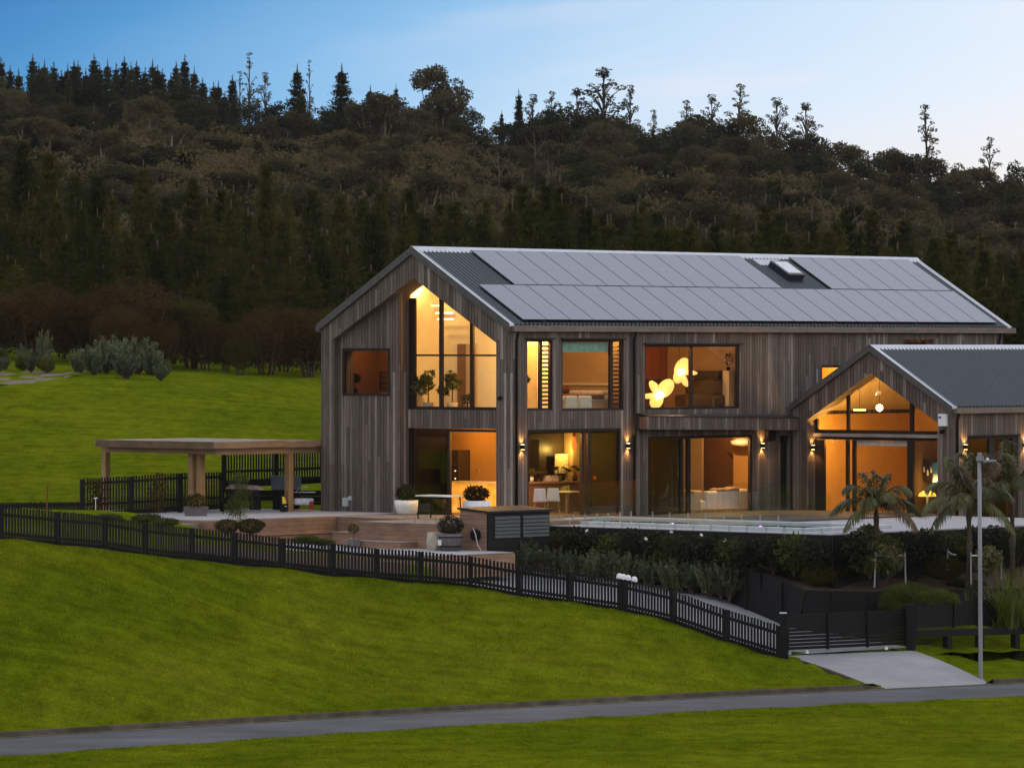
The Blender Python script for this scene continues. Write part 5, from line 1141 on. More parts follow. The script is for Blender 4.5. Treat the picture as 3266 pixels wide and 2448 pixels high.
make_palm('tall feather palm behind the street lamp, with drooping outer fronds',pb,2.45,[(180,62,2.2),(170,35,2.0),(150,75,2.2),(200,10,1.9),(0,55,2.1),(15,25,1.9),(-20,80,2.1),(70,70,2.0),(-60,30,1.7),(-110,15,1.7),(-150,-12,1.6),(-30,-10,1.7),(100,35,1.8),(240,55,1.9)],6,.3)
pb=at(3228,1835,149)
make_palm('feather palm cut by the right edge of the picture',pb,2.7,[(180,55,2.1),(165,25,1.9),(140,78,2.3),(200,5,1.8),(0,50,2.0),(25,30,1.9),(-20,85,2.0),(60,75,2.2),(-70,30,1.8),(-120,20,1.8),(-160,-5,1.7),(110,45,1.9),(240,60,2.0)],8,.2)
# under palm leafy clumps
lf=make_bush(91,'leafy_clump',.5,.9,'L_palm',700,.24,.5,aspect=.3,stems=4,cat='plant')
for u,vb,d,s_,lab in ((2775,1835,145.6,1.1,'broad leafed clump at the foot of the left palm'),(2830,1838,145.6,1.,'broad leafed clump right of the left palm trunk'),(2770,1760,146.8,.9,'yellowish leafy clump half way up the left palm trunk'),(3150,1830,146.8,.9,'leafy clump at the foot of the middle palm')):
    put(lf,US,at(u,vb,d),lab,None,(s_,s_,s_))
# stakes with webbing
def stakes(label,pts,ties):
    b0=Vector(pts[0][0]); t=thing('tree_stakes',label,'tree stakes',b0)
    for b,top in pts:
        m=MB(); m.bar(b-b0+Vector((0,0,-.2)),top-b0,.045,.045); m.build('stake',M['galv'],t)
    for a,b in ties:
        m=MB(); a_=pts[a][1]-b0+Vector((0,0,-.08)); b_=(pts[b][1] if isinstance(b,int) else b)-b0+Vector((0,0,-.10)); m.tube([a_,(a_+b_)/2+Vector((0,0,-.05)),b_],[.02]*3,4); m.build('strap',M['white'],t)
stakes('three pale stakes with straps around the left palm',[(at(2727,1818,146.6),at(2731,1764,146.6)),(at(2789,1851,145.2),at(2793,1760,145.2)),(at(2889,1846,145.6),at(2886,1760,145.6))],[(0,at(2770,1775,146.)),(2,1)])
stakes('three pale stakes with straps around the palm behind the street lamp',[(at(3022,1812,148),at(3023,1747,148)),(at(3097,1840,146.4),at(3097,1760,146.4)),(at(3194,1828,147.),at(3194,1754,147.))],[(0,at(3048,1757,147.6)),(2,1)])
# flax at the right edge
def make_flax(label,pos,n,h,seed,mat='L_flax',w=.05):
    rng=np.random.default_rng(seed); t=thing('flax_plant',label,'flax'); t.location=pos; V=[];Fq=[]; o=0
    for i in range(n):
        a=rng.uniform(0,6.28); l=h*rng.uniform(.6,1.1); e=rng.uniform(.08,.75); S=np.linspace(0,1,6); x=np.sin(e)*l*S+.18*l*S**3*e; z=np.cos(e)*l*S-.22*l*S**3*e*1.4; sd=np.array([-np.sin(a),np.cos(a),0]); b=rng.normal(0,.14,2)
        for k in range(6):
            ww=w*(1-.85*S[k]**2); c_=np.array([b[0]+np.cos(a)*x[k],b[1]+np.sin(a)*x[k],z[k]]); V+=[c_-sd*ww*.5,c_+sd*ww*.5]
        for k in range(5): Fq.append([o+2*k,o+2*k+1,o+2*k+3,o+2*k+2])
        o+=12
    npmesh('blades',np.array(V),np.array(Fq),M[mat],t,tri=False); return t
make_flax('big yellow green flax at the right edge beside the slatted fence',at(3205,2005,146.),90,1.95,3)
make_flax('second flax clump cut by the right edge of the picture',at(3262,2010,146.5),80,2.0,4)
make_flax('small arching flax blades above the slatted fence left of the lamp',at(3085,1945,146.2),14,.75,5)
# ------------------------------------------------------------------ street lamp
lb=at(3128,2168,138.5)
t=thing('street_lamp','grey square street lamp post with a short arm at the driveway','street lamp',lb); hh=(2168-1445)/F*138.5
m=MB(); m.tube([(0,0,-.1),(0,0,.05),(-.02,0,hh*.5),(-.04,0,hh)],[.075,.062,.06,.055],10); m.build('post',M['galv'],t,smooth=True)
m=MB(); m.lathe([(.12,0),(.12,.03),(.07,.04)],12,(0,0,-.0)); m.build('base_flange',M['galv'],t)
m=MB(); m.box(-.125,.075,-.09,.09,hh-.22,hh-.08); m.box(-.09,.03,-.06,.06,hh-.08,hh+.02); m.build('collar',M['galv'],t,bevel=.015)
m=MB(); m.hexa([(.07,-.11,hh-.26),(.44,-.13,hh-.24),(.44,.13,hh-.24),(.07,.11,hh-.26)],[(.07,-.11,hh-.19),(.44,-.13,hh-.185),(.44,.13,hh-.185),(.07,.11,hh-.19)]); la_=m.build('lamp_head',M['galv'],t,bevel=.015); m=MB(); m.lathe([(.0,0),(.045,0),(.05,.02),(.03,.06),(.0,.07)],10,(.19,0,hh-.19)); m.build('light_sensor',M['white'],la_,smooth=True)
# hooded garden lights behind the picket fence
for i,(u,v,lab) in enumerate(((1976,1838,'leftmost white hooded garden light, turned sideways, behind the picket fence'),(1988,1840,'white hooded garden light facing out, beside the leftmost one'),(2003,1843,'third white hooded garden light, turned left'),(2023,1848,'rightmost white hooded garden light facing out'))):
    p=at(u,v,143.2); t=thing('garden_light',lab,'garden light',p,(1.2,0,.9,0)[i],'hooded garden lights'); m=MB(); m.lathe([(.0,.10),(.05,.09),(.085,.05),(.095,-.02),(.095,-.06)],12,cap=False); m.build('hood',M['white'],t,smooth=True); m=MB(); m.lathe([(.045,-.12),(.05,-.05),(.03,.02)],8,(0,-.02,0)); m.build('lamp',M['black'],t); g_=gz(p.x,p.y); m=MB(); m.tube([(0,0,g_-p.z-.05),(0,0,.0)],[.015,.015],5); m.build('stem',M['black'],t)
# ------------------------------------------------------------------ far garden on the lawn crest
for u0,u1,vb,n,mt,d0,h in ((290,530,1190,16,'L_grey',221,1.25),):
    for i in range(n):
        f=(i+.5)/n; u=u0+(u1-u0)*f+rnd.uniform(-8,8); d=d0+rnd.uniform(-4,6); p=gat(u,d); hgt=h*(.75+.5*math.sin(f*3.0+.4))*rnd.uniform(.85,1.25); put(gs[i%3],US,p,'blue grey bush in the clump on the lawn crest','blue grey bushes on the lawn crest',(hgt*1.25,hgt*1.25,hgt*1.05))
for i in range(12):
    u=rnd.uniform(-10,285); p=gat(u,rnd.uniform(219,226)); k=rnd.uniform(.7,1.25); put(gs[i%3] if i%3 else lm[0],US,p,'young planted sapling on the mulched crest at far left','saplings on the mulched crest',(k*.8,k*.8,k))
put(gs[1],US,gat(140,224),'tallest sapling on the mulched crest, rising against the dark shrubs',None,(1.0,1.0,2.0))
zsheet('mulch_strip',[gat(-60,213),gat(100,214),gat(270,219)],[gat(-60,221),gat(100,221),gat(280,221)],plain('pale_mulch',(.16,.12,.095),.95,0,.1,.4,5,.5),.02)
p=at(149,1592,152); t=MB(); t.bar((0,0,-.3),(.03,0,.42),.05,.05); o=t.build('rusty_stake',plain('rust',(.16,.045,.02),.9)); o.location=p; tag(o,'rust red wooden stake on the lawn above the left fence','stake')
# ------------------------------------------------------------------ furniture and other things (placed in the house frame)
def hthing(name,label,cat,x,y,z,rz=0,group=None): return thing(name,label,cat,hw(x,y,z),HROT+rz,group)
def leafy(t,name,n,r,h,z,leaf,mat,seed,aspect=.4,up=.4):
    rng=np.random.default_rng(seed); P=shell(rng,n,(r,r,h/2),(0,0,z+h/2),.3); return qmesh(name,[leaves(P,leaf,rng,updir=np.array([0,0,up]),aspect=aspect)],M[mat],t)
# landing: hanging bar lights and two potted trees
t=hthing('bar_pendant','three thin glowing bars hanging high in the tall gable window','pendant lamp',1.9,4.6,6.3)
for dx,dy,z,ln in ((0,.45,.42,.75),(0,.0,.18,.75),(0,-.05,-.02,.7)):
    m=MB(); m.box(-.02,.02,dy-ln/2,dy+ln/2,z,z+.04); m.build('glow_bar',emis('bar_glow',(1.,.8,.45),3.),t)
m=MB(); m.tube([(0,.2,.46),(0,.2,1.2)],[.008,.008],4); m.build('cord',M['black'],t)
def indoor_tree(label,x,y,z,h,r,seed,mat='L_indoor'):
    t=hthing('potted_plant',label,'potted plant',x,y,z); m=MB(); m.lathe([(.14,0),(.19,.3),(.17,.3)],14); m.build('pot',M['pot_terracotta'],t,smooth=True)
    m=MB(); m.tube([(0,0,.25),(.03,.02,h*.6),(0,0,h*.85)],[.025,.02,.01],6); m.build('trunk',M['trunk'],t); rng=np.random.default_rng(seed); L=[]
    for i in range(8):
        a=rng.uniform(0,6.28); q=r*rng.uniform(.1,.75); c_=(np.cos(a)*q,np.sin(a)*q,h*rng.uniform(.45,.92)); P=shell(rng,60,(r*.42,r*.42,r*.34),c_,.3); L.append(leaves(P,.17,rng,aspect=.35,updir=np.array([0,0,-.25])))
    qmesh('foliage',L,M[mat],t); return t
indoor_tree('leafy potted tree at the left of the tall gable window',1.15,4.62,3.29,1.35,.5,1); indoor_tree('leafy potted tree at the middle of the tall gable window',1.15,3.55,3.29,1.3,.46,2)
t=hthing('potted_plant','low dark plant on a small stand beside the trees in the tall window','potted plant',1.0,2.75,3.29); m=MB(); m.box(-.14,.14,-.14,.14,.28,.31); [m.box(a-.01,a+.01,b-.01,b+.01,0,.28) for a in (-.12,.12) for b in (-.12,.12)]; m.build('stand',M['black'],t); leafy(t,'foliage',120,.24,.28,.31,.1,'L_hedge',5)
indoor_tree('dark potted plant at the left of the small square window',.95,7.9,3.29,1.3,.38,3,'L_hedge')
t=hthing('wall_shelf','dim slatted rack on the wall inside the small square window','wall rack',2.2,7.3,4.0); m=MB(); [m.box(.0,.04,-.5,.5,k*.18,k*.18+.03) for k in range(4)]; m.box(.0,.03,-.5,-.47,0,.57); m.box(.0,.03,.47,.5,0,.57); m.build('rails',M['frame'],t)
t=hthing('side_table','pale side table inside the small square window','table',1.7,6.75,3.29); m=MB(); m.box(-.2,.2,-.35,.35,.5,.58); m.build('tabletop',M['wall_tan'],t); m=MB(); m.box(-.17,.17,-.32,.32,.0,.5); m.build('base',M['wall_tan'],t)
# room behind the narrow window: chair and plant
indoor_tree('tall thin plant inside the narrow window beside the louvres',1.35,.75,3.29,1.15,.25,7)
# bedroom
t=hthing('bed','low bed with rumpled brown cover seen through the window with the teal blind','bed',4.6,1.5,3.29)
m=MB(); m.box(-1.0,1.2,-.85,.85,.0,.32); m.build('base',M['wall_tan'],t,bevel=.03); m=MB(); m.box(-.98,1.18,-.83,.83,.32,.5); m.build('mattress',M['cream'],t,bevel=.06); m=MB(); m.box(-.9,.75,-.86,.86,.38,.56); m.build('throw',plain('brown_throw',(.16,.075,.05),.95),t,bevel=.06)
for y_,x_ in ((-.4,.95),(.4,.95)): m=MB(); m.box(x_-.2,x_+.2,y_-.33,y_+.33,.5,.68); m.build('pillow',M['cream'],t,bevel=.07)
t=hthing('cushion','dark red cushion lying on the brown bed cover','cushion',4.6,1.9,3.87,.4); m=MB(); m.box(-.35,.35,-.2,.2,0,.22); m.build('cover',plain('red_brown_cushion',(.12,.03,.02),.95),t,bevel=.09)
for x_,lab in ((3.35,'pale armchair at the left under the bedroom window sill'),(4.05,'second pale armchair, in the middle under the bedroom window sill')):
    t=hthing('armchair',lab,'armchair',x_,.62,3.29); m=MB(); m.box(-.3,.3,-.28,.28,.0,.30); m.build('seat',M['cream'],t,bevel=.07); m=MB(); m.box(-.3,.3,-.3,-.18,.1,.52); m.build('backrest',M['cream'],t,bevel=.05)
m=MB(); m.box(2.65,4.98,.2,.23,5.22,5.55); part(m,'blind',plain('teal_blind',(.24,.42,.36),.9))
m=MB(); m.box(6.12,6.19,.6,3.8,4.13,4.2); part(m,'ledge',M['wall_in'])
# lounge above: curtain, two petal lamps, dark chair, plinth with plant
t=hthing('curtain','red brown pleated curtain at the left of the wide upper window','curtain',10.9,4.05,3.3); m=MB(); V=[];n=90
for i in range(n): x=i*2.0/n-.2; V.append((x,.05*math.sin(i*.9)+.015*math.sin(i*2.3)))
m.prism([(a,b) for a,b in V]+[(a,b+.012) for a,b in reversed(V)],'z',1.0,4.2); m.build('pleats',plain('rust_fabric',(.25,.075,.025),.8),t)
def petal_lamp(label,x,y,z,petals):
    t=hthing('petal_lamp',label,'pendant lamp',x,y,z)
    for (ax,ay,az),(w_,h_),off in petals:
        m=MB(); n=16; V=[];Fq=[]
        for j in range(5):
            f=j/4
            for i in range(n):
                a=6.283*i/n; V.append((math.cos(a)*w_*f,.12*f*f,math.sin(a)*h_*f+off*h_))
        m.add(V,[(j*n+i,j*n+(i+1)%n,(j+1)*n+(i+1)%n,(j+1)*n+i) for j in range(4) for i in range(n)])
        o=m.build('petal',M['petal'],t,smooth=True); o.scale=(.72,.72,.72); o.rotation_euler=(R(ax),R(ay),R(az)); sm=o.modifiers.new('s','SOLIDIFY'); sm.thickness=.012
    m=MB(); m.lathe([(0,-.09),(.07,-.06),(.09,0),(.07,.06),(0,.09)],12,(0,-.1,0)); m.build('bulb',M['bulb'],t,smooth=True)
    m=MB(); m.tube([(0,.05,0),(0,.05,1.6)],[.008]*2,4); m.build('cord',M['black'],t); return t
petal_lamp('upper glowing petal pendant lamp in the wide upstairs window',9.84,1.2,4.56,[((0,25,-48),(.34,.52),.35),((0,150,-30),(.17,.42),.9),((20,95,-48),(.12,.40),1.0),((10,200,-48),(.25,.35),.6)])
petal_lamp('lower glowing petal pendant lamp at the window corner, lower left of the other',8.78,1.2,3.79,[((0,-35,-48),(.20,.42),.9),((0,40,-48),(.34,.50),.8),((0,-95,-48),(.13,.42),1.0),((0,-150,-48),(.30,.38),.8)])
t=hthing('sofa','big dark shaggy sofa at the right of the wide upper window','sofa',12.0,2.0,3.29); m=MB(); m.box(-.5,.4,-.9,.9,0,.5); m.build('seat',M['darkcab'],t,bevel=.1); m=MB(); m.box(.1,.45,-.95,.95,.3,1.0); m.build('backrest',M['darkcab'],t,bevel=.12)
t=hthing('wall_cabinet','dark long box shelf above the dark sofa','shelf',12.35,2.1,4.35); m=MB(); m.box(-.15,.14,-.6,.6,0,.24); m.build('body',M['darkcab'],t,bevel=.01)
t=hthing('plinth','pale plinth at the right end of the wide upper window','plinth',12.2,1.07,3.29); m=MB(); m.box(-.14,.14,-.14,.14,0,1.3); m.build('body',M['wall_in'],t,bevel=.01)
t=hthing('potted_plant','small dark plant on the pale plinth','potted plant',12.2,1.07,4.59); m=MB(); m.lathe([(.06,0),(.08,.12),(.06,.12)],10); m.build('pot',M['black'],t); leafy(t,'foliage',90,.14,.5,.12,.09,'L_hedge',9)
# kitchen at the gable
t=hthing('kitchen_island','kitchen island with bright yellow lit cabinet front behind the open gable door','kitchen island',2.6,3.4,-.02)
m=MB(); m.box(-.38,.4,-1.2,1.35,.0,.98); isl=m.build('body',M['cabinet_lit'],t); m=MB(); m.box(-.42,.42,-1.22,1.37,.981,1.02); m.build('worktop',M['wall_in'],t)
m=MB(); [m.box(-.385,-.3805,-1.2+k*.51,-1.195+k*.51,.03,.97) for k in range(1,5)]; m.build('door_gap',M['frame'],t)
t=hthing('kitchen_tap','slim curved kitchen tap on the lit island','tap',2.5,3.75,1.0); m=MB(); m.tube([(0,.0,0),(0,0,.34),(0,-.06,.42),(0,-.14,.40),(0,-.16,.33)],[.014]*5,8); m.build('spout',M['steel'],t,smooth=True); m=MB(); m.lathe([(.03,0),(.03,.03)],8); m.build('base',M['steel'],t)
t=hthing('oven_tower','dark oven tower left of the orange kitchen wall','oven',3.9,5.95,-.02); m=MB(); m.box(-.3,.29,-.4,.45,0,2.0); m.build('body',M['darkcab'],t); 
for z in (1.05,1.3): m=MB(); m.box(-.315,-.301,-.3,-.26,z,z+.03); m.build('display',emis('oven_display',(1.,.75,.45),3.),t)
m=MB(); m.box(-.33,-.301,-.35,.4,1.5,1.53); m.build('handle',M['steel'],t)
# dining bar behind the middle doors
t=hthing('bar_counter','long wooden bar counter behind the left pair of terrace doors','counter',4.5,2.35,-.02); m=MB(); m.box(-1.3,1.5,-.3,.35,0,.96); m.build('body',timber('oak_veneer',(.20,.105,.05),0,0),t); m=MB(); m.box(-1.35,1.55,-.36,.4,.961,1.01); m.build('top',timber('oak_top',(.30,.17,.09),0,2),t)
def shell_chair(label,x,y,rz):
    t=hthing('shell_chair',label,'chair',x,y,-.03,rz,'white shell chairs'); m=MB()
    m.hexa([(-.22,-.2,.42),(.22,-.2,.42),(.2,.22,.44),(-.2,.22,.44)],[(-.23,-.22,.46),(.23,-.22,.46),(.2,.22,.48),(-.2,.22,.48)]); m.build('seat',M['white'],t,bevel=.03); m=MB()
    m.hexa([(-.21,-.24,.45),(.21,-.24,.45),(.21,-.20,.45),(-.21,-.20,.45)],[(-.18,-.36,.86),(.18,-.36,.86),(.18,-.33,.86),(-.18,-.33,.86)]); m.build('backrest',M['white'],t,bevel=.015)
    for a,b in ((-1,-1),(1,-1),(1,1),(-1,1)): m=MB(); m.bar((a*.14,b*.12,.42),(a*.23,b*.21,0),.03); m.build('leg',M['pine'],t)
    return t
shell_chair('white shell chair with wooden legs, left of the two by the bar counter',2.55,1.0,R(-48)); shell_chair('white shell chair with wooden legs, right of the two by the bar counter',3.2,1.0,R(-48))
t=hthing('dining_table','small table edge catching lamp light beside the shell chairs','table',4.0,1.1,-.03); m=MB(); m.box(-.28,.3,-.4,.4,.70,.74); m.build('tabletop',M['cabinet'],t); m=MB(); m.bar((0,0,0),(0,0,.7),.08); m.build('leg',M['pine'],t)
def monstera(label,x,y,z,h,seed,n=7):
    t=hthing('monstera',label,'potted plant',x,y,z); m=MB(); m.lathe([(.08,0),(.11,.16),(.09,.16)],12); m.build('pot',M['darkcab'],t,smooth=True); rng=np.random.default_rng(seed); ms=MB(); ml=MB()
    for i in range(n):
        a=6.28*i/n+rng.uniform(-.3,.3); q=rng.uniform(.15,.34); c_=Vector((math.cos(a)*q,math.sin(a)*q,h*rng.uniform(.6,1.))); ms.tube([(0,0,.12),(c_.x*.4,c_.y*.4,c_.z*.8),c_],[.008,.006,.005],4)
        d=Vector((math.cos(a),math.sin(a),-.35)).normalized(); sd=Vector((-math.sin(a),math.cos(a),0))
        for k in range(6):
            for sg in (-1,1):
                p=c_+d*(.05*k); e=p+(sd*sg*.9+d*.45).normalized()*(.17-.018*abs(k-2)); w=d*.017; ml.add([p-w,p+w,e+w*.7,e-w*.7],[(0,1,2,3)])
        ml.add([c_-sd*.05,c_+sd*.05,c_+d*.32,c_+d*.16-sd*.05],[(0,1,2,3)])
    ms.build('stem',M['L_indoor'],t); ml.build('leaf_blades',M['L_hedge'],t); return t
monstera('split leaf plant on the bar counter in front of the yellow kitchen niche',5.0,2.3,.99,.62,1); monstera('second split leaf plant at the right end of the bar counter',5.75,2.3,.99,.55,2,6)
t=hthing('flower_vase','yellow flowers in a vase at the left end of the bar counter','vase',3.62,2.3,.99); m=MB(); m.lathe([(.05,0),(.07,.1),(.04,.2)],10); m.build('vase',M['white'],t,smooth=True); leafy(t,'blooms',150,.16,.3,.15,.07,'L_lime',4)
for x_,lab in ((4.45,'squat cream appliance on the bar counter left of the plant'),(4.78,'second cream appliance on the bar counter, next to the plant')):
    t=hthing('toaster',lab,'toaster',x_,2.35,.99); m=MB(); m.hexa([(-.14,-.1,0),(.14,-.1,0),(.14,.1,0),(-.14,.1,0)],[(-.11,-.08,.2),(.11,-.08,.2),(.11,.08,.2),(-.11,.08,.2)]); m.build('body',M['cream'],t,bevel=.03); m=MB(); m.box(-.06,.06,-.02,.02,.2,.205); m.build('slot',M['black'],t)
t=hthing('serving_bowl','dark shallow bowl on a stand behind the cream appliances','bowl',4.15,2.5,.99); m=MB(); m.lathe([(.09,0),(.03,.04),(.03,.2),(.30,.27),(.32,.33),(.28,.33)],18); m.build('bowl',M['darkcab'],t,smooth=True)
t=hthing('bottle_pendant','orange glass bottle shaped pendant lamp over the bar counter','pendant lamp',5.71,2.3,1.94); m=MB(); m.lathe([(.0,0),(.05,.08),(.075,.2),(.06,.32),(.03,.42),(.03,.5)],12); m.build('shade',M['orangeglow'],t,smooth=True); m=MB(); m.lathe([(.05,.5),(.05,.75)],10); m.build('cap',plain('red_cap',(.2,.03,.01),.5),t); m=MB(); m.tube([(0,0,.75),(0,0,.85)],[.01]*2,4); m.build('cord',M['black'],t); m=MB(); m.lathe([(0,.14),(.035,.18),(.035,.26),(0,.3)],8); m.build('bulb',M['bulb'],t,smooth=True)
m=MB(); m.box(7.58,8.24,4.80,4.82,1.15,1.80); part(m,'splashback',M['wall_in'])
t=hthing('table_lamp','small orange lamp glowing through the dark glass of the terrace door','lamp',5.6,1.3,.9); m=MB(); m.lathe([(.07,.15),(.045,.28)],10); m.build('lamp_shade',M['orangeglow'],t); m=MB(); m.lathe([(.05,0),(.015,.03),(.012,.15)],8); m.build('base',M['black'],t)
# living room
t=hthing('sofa','cream modular sofa facing away behind the right terrace doors','sofa',11.7,1.35,-.16)
m=MB(); m.box(-1.2,1.25,-.5,.55,.06,.42); m.build('seat',M['cream'],t,bevel=.06); m=MB(); m.box(-.95,.75,-.55,-.32,.08,.72); m.build('backrest',M['cream'],t,bevel=.06); m=MB(); m.box(.76,1.25,-.55,.5,.08,.76); m.build('armrest',M['cream'],t,bevel=.08)
m=MB(); m.box(-1.45,-.98,-.4,.5,.06,.75); m.build('armrest',plain('tan_fabric',(.42,.30,.18),.9),t,bevel=.06); m=MB(); m.box(-1.3,1.2,-.5,.5,.0,.059); m.build('plinth',M['frame'],t)
t=hthing('blanket','rumpled tan blanket over the back of the cream sofa','blanket',11.9,1.0,.56); m=MB(); rng=np.random.default_rng(3)
for i in range(9): x=-.5+i*.12; m.box(x-.09,x+.1,-.22,.2,-.02+rng.uniform(0,.02),.05+rng.uniform(0,.07))
m.build('folds',plain('tan_blanket',(.35,.2,.1),.95),t,bevel=.03)
t=hthing('side_table','small dark stool beside the cream sofa','stool',13.35,1.0,-.16); m=MB(); m.box(-.2,.2,-.2,.2,.42,.46); m.build('top',M['frame'],t); [MB().bar((a*.16,b*.16,0),(a*.16,b*.16,.42),.03).build('leg',M['frame'],t) for a in (-1,1) for b in (-1,1)]
t=hthing('speaker','dark round speaker on the small stool','speaker',13.35,1.0,.31); m=MB(); m.lathe([(.0,0),(.09,.03),(.11,.11),(.09,.19),(0,.22)],12); m.build('body',M['darkcab'],t,smooth=True)
t=hthing('pendant_lamp','pale round paper shade high at the right of the living room','pendant lamp',13.6,1.6,2.0); m=MB(); m.lathe([(.05,.0),(.4,.08),(.42,.2),(.05,.3)],18); m.build('shade',M['white'],t,smooth=True); m=MB(); m.tube([(0,0,.3),(0,0,.78)],[.01]*2,4); m.build('cord',M['black'],t)
# wing
t=hthing('bar_light','short bright bar light hanging left in the wing gable window','pendant lamp',15.6,-1.88,3.24); m=MB(); m.box(-.03,.03,-.24,.24,0,.04); m.build('glow_bar',M['bulb'],t); m=MB(); m.tube([(0,0,.04),(0,0,.9)],[.008]*2,4); m.build('cord',M['black'],t)
t=hthing('glass_pendant','bright bulb pendant in the middle of the wing gable window','pendant lamp',15.6,-2.73,3.34); m=MB(); m.lathe([(.0,-.13),(.10,-.08),(.12,0),(.10,.08),(.0,.13)],14); m.build('bulb',M['bulb'],t,smooth=True); m=MB(); m.tube([(0,0,.13),(0,0,1.1)],[.008]*2,4); m.build('cord',M['black'],t)
t=hthing('shelf','dark hanging shelf with bottles behind the right glass of the wing doors','shelf',15.4,-5.0,.6); m=MB(); m.box(.0,.05,-.36,.40,.3,1.05); m.build('back',M['darkcab'],t); m=MB(); [m.lathe([(.03,0),(.035,.12),(.012,.2)],6,(-.05,-.25+k*.15,.5+.1*(k%2))) for k in range(4)]; m.build('bottle_row',M['cream'],t)
t=hthing('towel','teal and white towel hanging behind the right glass of the wing doors','towel',15.2,-5.43,.86); m=MB(); m.box(-.01,.01,-.14,.14,.30,.68); m.build('top',plain('teal_cloth',(.12,.33,.36),.9),t); m=MB(); m.box(-.01,.01,-.14,.14,0,.299); m.build('band',plain('white_cloth',(.6,.6,.5),.9),t)
t=hthing('mushroom_lamp','yellow mushroom lamp glowing low behind the right glass of the wing doors','lamp',15.2,-5.05,.05); m=MB(); m.lathe([(.31,.36),(.27,.46),(.15,.54),(0,.56)],18); m.build('lamp_shade',emis('yellow_shade',(1.,.62,.08),1.3),t,smooth=True); m=MB(); m.lathe([(.12,.0),(.04,.05),(.04,.36)],10); m.build('base',M['white'],t)
# terrace things
def pot_plant(name,label,x,y,z,prof,mat,fol,cat='potted plant'):
    t=hthing(name,label,cat,x,y,z); m=MB(); m.lathe(prof,18); m.build('pot',M[mat],t,smooth=True); leafy(t,'foliage',*fol); return t
pot_plant('potted_plant','big white round pot with a dark shrub by the left dark door',.45-.6,4.35,-.03,[(.26,0),(.34,.06),(.40,.30),(.41,.47),(.37,.47)],'white',(420,.36,.55,.42,.13,'L_hedge',21))
pot_plant('potted_plant','dark leafed shrub in a white bowl behind the louvred shed',-1.2,.35,-.03,[(.3,0),(.42,.12),(.45,.56),(.4,.56)],'white',(700,.42,.55,.5,.14,'L_brown',22))
t=hthing('outdoor_table','white topped outdoor table on thin dark legs behind the short glass fence','table',-2.1,1.1,-.03)
m=MB(); m.box(-.35,.35,-.72,.72,.70,.74); m.build('tabletop',M['white'],t)
for a in (-1,1):
    for b in (-1,1): m=MB(); m.bar((a*.3,b*.66,.0),(a*.3,b*.6,.7),.03); m.build('leg',M['black'],t)
t=hthing('planter_barrel','grey half barrel planter with a clipped green bush by the louvred shed','planter',-6.25,-3.2,-.8); m=MB(); m.lathe([(.30,0),(.37,.35),(.39,.52),(.35,.52)],18); m.build('barrel',M['barrel'],t,smooth=True)
m=MB(); m.lathe([(.325,.12),(.332,.16)],18,cap=False); m.lathe([(.382,.40),(.388,.44)],18,cap=False); m.build('hoop',M['black'],t); m=MB(); m.box(-.405,-.37,.02,.14,.18,.34); m.build('plate',M['white'],t); leafy(t,'foliage',2200,.42,.62,.46,.06,'L_hedge',23); m=MB(); m.tube([(0,.1,.9),(.0,.13,1.5)],[.015,.004],5); m.build('stem',M['trunk'],t)
P=np.c_[rg.normal(0,.05,90),.12+rg.normal(0,.05,90),rg.uniform(1.0,1.45,90)]; qmesh('tip_foliage',[leaves(P,.09,rg,aspect=.4)],M['L_brown'],t)
t=hthing('faceted_planter','pale faceted stone planter beside the half barrel','planter',-6.35,-2.62,-.8); m=MB(); n=5
V=[(.20*math.cos(6.283*i/n),.20*math.sin(6.283*i/n),0) for i in range(n)]+[(.26*math.cos(6.283*(i+.5)/n),.26*math.sin(6.283*(i+.5)/n),.26) for i in range(n)]+[(.21*math.cos(6.283*i/n),.21*math.sin(6.283*i/n),.55) for i in range(n)]
m.add(V,[tuple(range(n-1,-1,-1)),tuple(range(2*n,3*n))]+[(i,(i+1)%n,n+i) for i in range(n)]+[((i+1)%n,n+(i+1)%n,n+i) for i in range(n)]+[(n+i,n+(i+1)%n,2*n+(i+1)%n) for i in range(n)]+[(n+i,2*n+(i+1)%n,2*n+i) for i in range(n)]); m.build('body',M['pot_terracotta'],t)
t=hthing('potted_topiary','small clipped ball tree in a grey cube pot at the foot of the deck steps','potted plant',-6.6,.55,-.8); m=MB(); m.box(-.15,.15,-.15,.15,0,.27); m.build('pot',M['barrel'],t,bevel=.01); m=MB(); m.tube([(0,0,.27),(0,0,.5)],[.012]*2,5); m.build('stem',M['trunk'],t); leafy(t,'foliage',500,.19,.34,.42,.05,'L_olive',24)
t=hthing('trough_planter','grey wooden trough with rosemary like plants beside the pergola posts','planter',-6.1,8.0,.0,R(-42)); m=MB(); m.hexa([(-.34,-.16,0),(.34,-.16,0),(.34,.16,0),(-.34,.16,0)],[(-.4,-.2,.3),(.4,-.2,.3),(.4,.2,.3),(-.4,.2,.3)]); m.build('trough',M['barrel'],t); leafy(t,'foliage',900,.42,.5,.22,.09,'L_olive',25,.3,.8)
